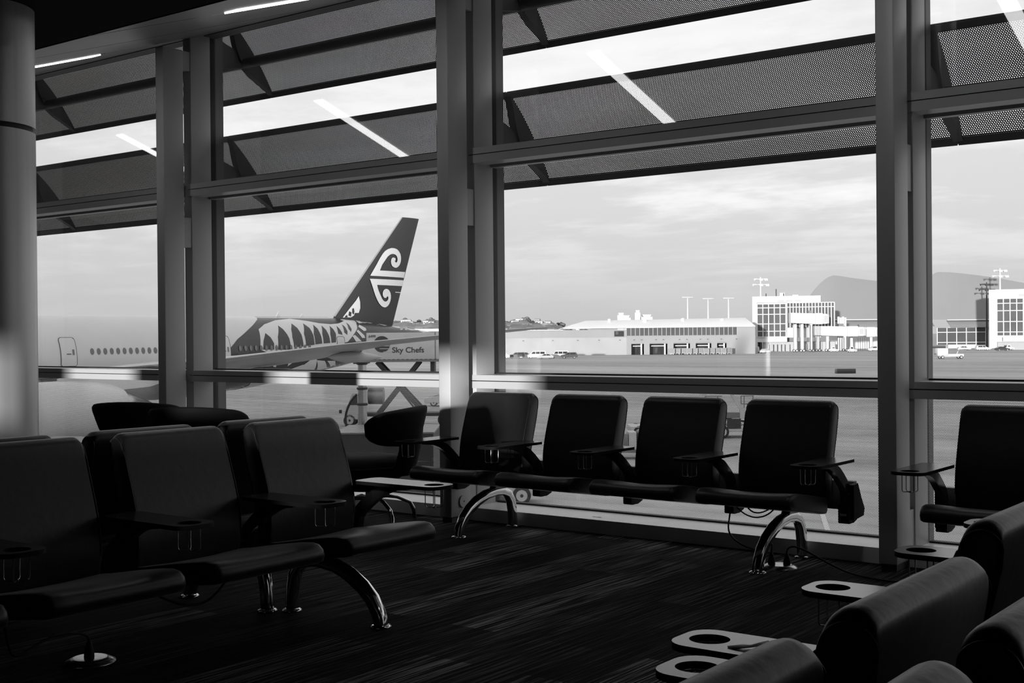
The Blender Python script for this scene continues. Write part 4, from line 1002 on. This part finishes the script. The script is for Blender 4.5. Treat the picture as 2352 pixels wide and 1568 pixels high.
# control tower shapes behind the hangar
for i, (px_, y0, ww) in enumerate(((1426, 717, 4.0), (1437, 723, 5.5), (1464, 711, 3.0), (1485, 721, 6.5))):
    g, k = far(px_, 700); h_ = EYE-GZ+(HY(px_)-y0)*k
    t = empty('roof_tower', g, YAW, ['slim pale tower left of the group above the hangar roof', 'short pale block above the hangar roof', 'pale tower with flared cabin above the hangar roof', 'broad pale block at the right of the group above the hangar roof'][i], 'tower')
    MB().m('white_wall').box(-ww/2*k*4, ww/2*k*4, -2, 2, 0, h_-1.5).build('shaft', t)
    MB().m('white_wall').loft([[(q*ww*.32, -2.4*1, h_-1.5+zz_) for q, zz_ in ((-.8, 0), (.8, 0), (1.1, 1.2), (-1.1, 1.2))], [(q*ww*.32, 2.4, h_-1.5+zz_) for q, zz_ in ((-.8, 0), (.8, 0), (1.1, 1.2), (-1.1, 1.2))]], smooth=False).build('cabin', t)

# glass terminals
def grid_facade(t, p, z, x0, x1, y0, y1, ncol, rows, yy=-.3, name='glazing'):
    m_ = MB().m('facade_glass').box(p(x0), p(x1), yy, yy+.1, z(y1), z(y0)); gz = m_.build(name, t)
    f = MB().m('white_wall')
    for i in range(ncol+1): xx = p(x0)+(p(x1)-p(x0))*i/ncol; f.box(xx-.16, xx+.16, yy-.15, yy, z(y1), z(y0))
    for y in rows: f.box(p(x0), p(x1), yy-.13, yy, z(y)-.14, z(y)+.14)
    f.build('glazing_bars', gz)
g, k = far(1822, 490); t = empty('terminal_building', g, YAW-.26, 'white terminal block with large gridded windows left of the boarding bridges', 'building')
p = lambda x: (x-1822)*k; z = lambda y: EYE-GZ+(HY(1822)-y)*k
b = MB().m('white_wall').box(p(1730), p(1884), 0, 22, z(694), z(679.5)).box(p(1730), p(1741), 0, 22, 0, z(694)).box(p(1741), p(1884), 1.5, 22, z(775), z(694)).box(p(1741), p(1808), 0, 22, z(785), z(773))
b.m('facade_grey').box(p(1752), p(1915), 3, 22, 0, z(785)); b.m('facade_grey').box(p(1787), p(1802), -.05, 0, z(693), z(688)).box(p(1806), p(1821), -.05, 0, z(693), z(688)).box(p(1826), p(1841), -.05, 0, z(693), z(688))
b.m('white_wall').box(p(1884), p(1914), 2, 22, z(750), z(697)); b.build('wall', t)
grid_facade(t, p, z, 1741, 1806, 697, 773, 5, (697, 706, 721, 743, 760, 773))
grid_facade(t, p, z, 1808, 1914, 695, 752, 15, (695, 705), .9, 'curtain_wall')
for x in (1760, 1783, 1800): MB().m('dark_steel').tube([(p(x), 4, z(680)), (p(x), 4, z(672-(x == 1783)*10))], .18, 6).build('mast', t)
MB().m('white_wall').box(p(1791), p(1803), 5, 9, z(680), z(671)).build('roof_unit', t); MB().m('white_wall').box(p(1820), p(1833), 5, 9, z(680), z(676)).build('roof_unit', t)
for x in (1756, 1765, 1775, 1784, 1793, 1801, 1812, 1850, 1880):
    MB().m('concrete').box(p(x), p(x)+.35, -2, -1.6, 0, 2.6).build('bollard', t)
g, k = far(2330, 475); t = empty('terminal_building', g, YAW-.42, 'white terminal block with gridded windows cut by the right picture edge', 'building')
p2 = lambda x: (x-2330)*k; z2 = lambda y: EYE-GZ+(HY(2330)-y)*k
b = MB().m('white_wall').box(p2(2276), p2(2420), 0, 24, z2(684), z2(664)).box(p2(2276), p2(2293), 0, 24, 0, z2(684)).box(p2(2293), p2(2420), 1.2, 24, z2(785), z2(684)).box(p2(2306), p2(2420), -1.5, 1.2, z2(783), z2(774))
b.m('facade_grey').box(p2(2293), p2(2420), 4, 24, 0, z2(785)); b.m('facade_grey').box(p2(2339), p2(2352), -.05, 0, z2(681), z2(675)); b.build('wall', t)
grid_facade(t, p2, z2, 2293, 2420, 685, 771, 9, (685, 696, 713, 738, 762, 771))
# curved roof halls
def hall(px0, px1, crest, depth, label, skew):
    g, k = far((px0+px1)/2, depth); c0 = (px0+px1)/2; t = empty('terminal_hall', g, YAW, label, 'building'); p = lambda x: (x-c0)*k; z = lambda y: EYE-GZ+(HY(c0)-y)*k
    top = crest
    n_ = 28; m_ = MB().m('roof_shell'); ring0 = [(p(x), 0, z(y)) for x, y in top]; ring1 = [(p(x)+60*((px0+40-1176)/FPX), 60, z(y)+.3) for x, y in top]
    low = [(p(x), -4, z(733)) for x, y in top]
    m_.loft([[(a[0], a[1], a[2]-.6) for a in ring0], ring0, ring1], closed=False, cap=False)
    m_.loft([low, ring0], closed=False, cap=False); m_.build('roof', t)
    MB().m('white_wall').box(p(px0)+8, p(px1), -5.2, -4.0, z(735), z(733.2)).build('gutter', t)
    s_ = MB().m('roof_shell').loft([[(p(px0)+8, -9, z(750)), (p(px1), -9, z(750)), (p(px1), -9, z(751)), (p(px0)+8, -9, z(751))], [(p(px0)+8, -4, z(735)), (p(px1), -4, z(735)), (p(px1), -4, z(736)), (p(px0)+8, -4, z(736))]], smooth=False); s_.build('canopy', t)
    w_ = MB().m('white_wall').box(p(px0)+8, p(px1), -6, -3, 0, z(751)); wl = w_.build('wall', t)
    grid_facade(t, p, z, px0+20, min(px0+130, px1-40), 752, 790 if skew else 762, 9 if not skew else 5, (758, 762) if not skew else (762, 785), -6.4)
    return t
hall(1856, 2130, [(1856, 695), (1862, 676), (1872, 663), (1882, 652), (1893, 642), (1904, 635), (1915, 631.5), (1930, 633), (1960, 638), (1990, 642), (2022, 646), (2070, 655), (2130, 668)], 560, 'grey curved roof hall behind the boarding bridges', False)
hall(2120, 2420, [(2120, 650), (2130, 640), (2140, 631), (2150, 625), (2157, 623.5), (2180, 624), (2200, 626), (2250, 632), (2300, 640), (2352, 650), (2420, 664)], 545, 'grey curved roof hall in the right hand window behind the terminal', True)

# boarding bridges
def bridge(px0, px1, yt, yb, depth, label, legs, seedn):
    g, k = far((px0+px1)/2, depth); c0 = (px0+px1)/2; t = empty('boarding_bridge', g, YAW, label, 'boarding bridge', 'white boarding bridges at the terminal'); p = lambda x: (x-c0)*k; z = lambda y: EYE-GZ+(HY(c0)-y)*k
    w_ = px1-px0
    MB().m('white_wall').loft([[(p(px0), y_, z_) for y_, z_ in ((-1.6, z(yb-3)), (1.6, z(yb-3)), (1.6, z(yt)), (-1.6, z(yt)))], [(p(px1-w_*.32), y_, z_) for y_, z_ in ((-1.6, z(yb)), (1.6, z(yb)), (1.6, z(yt+2)), (-1.6, z(yt+2)))]], smooth=False).build('tunnel', t)
    MB().m('truck_white').box(p(px1-w_*.34), p(px1-w_*.12), -2.3, 2.3, z(yb+1), z(yt+1), bev=.3).build('rotunda', t)
    cab = MB().m('white_wall').box(p(px1-w_*.13), p(px1), -2.1, 2.1, z(yb), z(yt+3), bev=.3).build('cab', t)
    MB().m('facade_grey').box(p(px1)-.1, p(px1)+.5, -2.0, 2.0, z(yb-1), z(yt+5)).build('bellows', cab)
    MB().m('facade_grey').box(p(px1-w_*.10), p(px1-w_*.02), -2.14, -2.1, z(yb-4), z(yt+7)).build('cab_window', cab)
    for x in legs:
        MB().m('white_wall').box(p(x)-.45, p(x)+.45, -.5, .5, .6, z(yb)).build('column', t)
        wheels(t, [(p(x)-.5, -.5), (p(x)+.5, -.5)], .5, .3)
    MB().m('mid_steel').box(p(px0+w_*.5), p(px0+w_*.6), -1, 1, z(yt+2), z(yt-5)).build('roof_unit', t)
    st = MB().m('dark_steel')
    for i in range(6): x = p(px0+w_*.45)+i*.8; st.box(x, x+.12, -2.2, -2.1, 0, z(yb+2)); 
    st.build('stair_frame', t)
bridge(1814, 1898, 718, 744, 470, 'nearest white boarding bridge in front of the gridded terminal', (1826, 1842, 1863), 1)
bridge(1868, 1982, 748, 772, 478, 'middle white boarding bridge, cab left of the end one', (1878, 1900, 1940), 2)
bridge(1925, 2018, 750, 773, 492, 'white boarding bridge farthest right, cab beside the steel post', (1955, 2000), 3)
for i in range(8):
    x = 1926+i*5.2
    g, k = far(x, 500)
    if i < 4:
        o = MB().m('white_wall').box(-.35, .35, -.35, .35, 0, EYE-GZ+(HY(x)-(727+(i % 2)*2))*k).build('support_column', loc=g, rotz=YAW); setp(o, 'white upright behind the boarding bridges', 'column', 'white uprights behind the boarding bridges')
# apron clutter by the bridges
def cart(px_, depth, label, s=1.0):
    t = empty('baggage_tug', G(px_, depth), YAW+random.uniform(-.3, .3), label, 'tug')
    MB().m('truck_white').prism([(-1.5*s, .3), (1.5*s, .3), (1.5*s, .9), (.5*s, 1.0), (.3*s, 1.9), (-.7*s, 1.9), (-.9*s, 1.0), (-1.5*s, .95)], 'y', -.7, .7).build('body', t)
    MB().m('window_dark').prism([(-.55*s, 1.15), (.3*s, 1.15), (.2*s, 1.7), (-.5*s, 1.7)], 'y', -.72, -.70).build('side_window', t)
    wheels(t, [(-1, -.65), (1, -.65), (-1, .65), (1, .65)], .3, .2)
cart(1957, 455, 'white tug below the middle boarding bridge'); cart(1915, 465, 'white tug beside the boarding bridge legs')
cart(1706, 450, 'white tug right of the baggage containers'); cart(2318, 470, 'white tug at the foot of the right terminal')
# belt loader at right
t = empty('belt_loader', G(2180, 330), YAW, 'pale belt loader standing alone on the apron in the right window', 'loader'); k = 330/FPX
p = lambda x: (x-2180)*k
MB().m('truck_white').box(p(2158), p(2208), -1, 1, .5, 1.2, bev=.08).build('chassis', t)
MB().m('truck_white').box(p(2153), p(2175), -1.1, 1.1, .7, 2.6, bev=.15).build('cab', t)
MB().m('mid_steel').box(0, 7.5, -.6, .6, -.12, .12, Matrix.Translation((p(2150), 0, 1.2)) @ Matrix.Rotation(-.14, 4, 'Y')).build('conveyor', t)
MB().m('truck_white').tube([(p(2196), 0, 1.2), (p(2203), 0, 3.1), (p(2206), 0, 3.1)], .12, 8).build('lifting_arm', t)
wheels(t, [(p(2163), -1), (p(2202), -1), (p(2163), 1), (p(2202), 1)], .4, .3)
# shed between hangar and terminal
g, k = far(1712, 500); t = empty('shed', g, YAW, 'low shed with a light canopy between hangar and glass terminal', 'building'); p = lambda x: (x-1712)*k; z = lambda y: EYE-GZ+(HY(1712)-y)*k
MB().m('facade_grey').box(p(1694), p(1716), 0, 8, 0, z(765)).build('wall', t); MB().m('facade_glass').box(p(1697), p(1709), -.1, 0, z(783), z(776)).build('window', t)
MB().m('white_wall').loft([[(p(1690)+ (p(1728)-p(1690))*u, y_, z(788)+1.0*math.sin(PI*u)) for u in [i/8 for i in range(9)]]+[(p(1728)-(p(1728)-p(1690))*u, y_, z(788)-.4+1.0*math.sin(PI*u)) for u in [i/8 for i in range(9)]] for y_ in (-6, -2)], smooth=False).build('canopy', t)
MB().m('white_wall').box(p(1716), p(1732), 1, 9, 0, z(764)).build('annex', t)
for x in (1692, 1726):
    MB().m('white_wall').box(p(x)-.15, p(x)+.15, -5.8, -5.5, 0, z(789)).build('canopy_post', t)
# light masts
def lmast(px_, ytop, ybase, depth, label, crown=True, dark=False):
    g, k = far(px_, depth); h_ = EYE-GZ+(HY(px_)-ytop)*k; t = empty('light_mast', g, YAW, label, 'light mast'); mn = 'dark_steel' if dark else 'white_wall'
    MB().m(mn).tube([(0, 0, 0), (0, 0, h_)], [.45, .22], 8).build('pole', t)
    if crown:
        for j, (dz, hw) in enumerate(((-.6, 1.8), (-2.6, 2.3))):
            for s_ in (-1, 0, 1):
                MB().m(mn).prism([(s_*hw-.75, h_+dz), (s_*hw+.75, h_+dz), (s_*hw+1.0*(s_ or 1)*.8, h_+dz-.75), (s_*hw-.4, h_+dz-.75)], 'y', -.4, .4).build('floodlight', t)
            MB().m(mn).tube([(-hw-.8, 0, h_+dz-.2), (hw+.8, 0, h_+dz-.2)], .12, 6).build('crossbar', t)
    else: MB().m('facade_grey').box(-2.2, 2.2, -.3, .3, h_-.6, h_, bev=.1).build('lamp_head', t)
lmast(1748, 636, 680, 500, 'tall floodlight mast above the left glass terminal')
lmast(2298, 616, 665, 500, 'tall floodlight mast above the right glass terminal')
lmast(2267, 648, 720, 520, 'dark floodlight mast against the grey curved roof', True, True)
lmast(1580, 681, 733, 520, 'thin lamp mast above the hangar roof, leftmost', False); lmast(1627, 684, 733, 520, 'thin lamp mast above the hangar roof, middle one', False); lmast(1674, 683, 733, 520, 'thin lamp mast above the hangar roof, rightmost', False)

# ---- hills with houses on the horizon ---------------------------------------------
def hill_h(px_):
    return 7+33*math.exp(-((px_-960)/190)**2)+27*math.exp(-((px_-1215)/110)**2)+3*math.sin(px_*.09)+2*math.sin(px_*.23)
D0 = 2300; hm = MB().m('hill'); rings = []
for j, (dd, s_) in enumerate(((0, 0), (60, .35), (160, .75), (300, 1.0), (520, .9), (800, .2))):
    ring = []
    for i in range(90):
        px_ = 560+i*10; q = G(px_, D0+dd*1.6); q.z = GZ+s_*(hill_h(px_))+(6+3*math.sin(i*.8+j))*(.3 if s_ else 0); ring.append(q)
    rings.append(ring)
hm.loft(rings, cap=False, closed=False); o = hm.build('hillside'); setp(o, 'distant low hillside with trees and houses on the horizon', 'hill', kind='stuff')
rnd = random.Random(11); tm = MB().m('foliage')
for i in range(420):
    px_ = rnd.uniform(880, 1345); s_ = rnd.uniform(.25, 1.02); q = G(px_, D0+(s_*300*1.5)); b0 = GZ+s_*hill_h(px_)*.97; r_t = rnd.uniform(3, 6.5); hh_ = r_t*rnd.uniform(.9, 1.5)
    pts = []; 
    for zz_, rr_ in ((0, .5), (.3, 1), (.7, .8), (1, .15)):
        pts.append([(q.x+r_t*rr_*math.cos(a+zz_)*rnd.uniform(.8, 1.15), q.y+r_t*rr_*math.sin(a+zz_), b0+hh_*zz_) for a in [2*PI*j/6 for j in range(6)]])
    tm.loft(pts)
o = tm.build('treetops'); setp(o, 'dark treetops scattered over the distant hillside', 'trees', kind='stuff')
def house_mesh(mn, w_, d_, h_, rh):
    m_ = MB().m(mn).box(-w_/2, w_/2, -d_/2, d_/2, -3, h_); m_.m('house_grey').prism([(-d_/2-.4, h_), (d_/2+.4, h_), (0, h_+rh)], 'x', -w_/2-.3, w_/2+.3)
    m_.m('window_dark').box(-w_*.3, -w_*.12, -d_/2-.05, -d_/2, h_*.35, h_*.7).box(w_*.12, w_*.3, -d_/2-.05, -d_/2, h_*.35, h_*.7); return m_.mesh('house')
HM = [house_mesh('house_white', 11, 9, 6, 2), house_mesh('house_white', 16, 10, 4.5, 1.6), house_mesh('house_grey', 12, 9, 6, 2.4)]
hx = [(rnd.uniform(905, 1003) if i % 3 == 0 else rnd.uniform(1143, 1330), rnd.uniform(.3, .98)) for i in range(54)]
for i, (px_, s_) in enumerate(hx):
    q = G(px_, D0+s_*300*1.5-14); q.z = GZ+s_*hill_h(px_)*.97+.5
    o = link('house', HM[i % 3], None, q, YAW+rnd.uniform(-.4, .4)); setp(o, 'tiny pale house among trees on the distant hillside', 'house', 'houses on the distant hillside')
g = G(985, 1500); t = empty('office_block', g, YAW, 'white flat office block right of the aircraft tail on the horizon', 'building')
m_ = MB().m('house_white').box(-16, 16, -8, 8, 0, 15.5); m_.build('wall', t)
for r in range(3):
    MB().m('facade_glass').box(-15, 15, -8.1, -8, 3+r*4, 4.4+r*4).build('window_band', t)
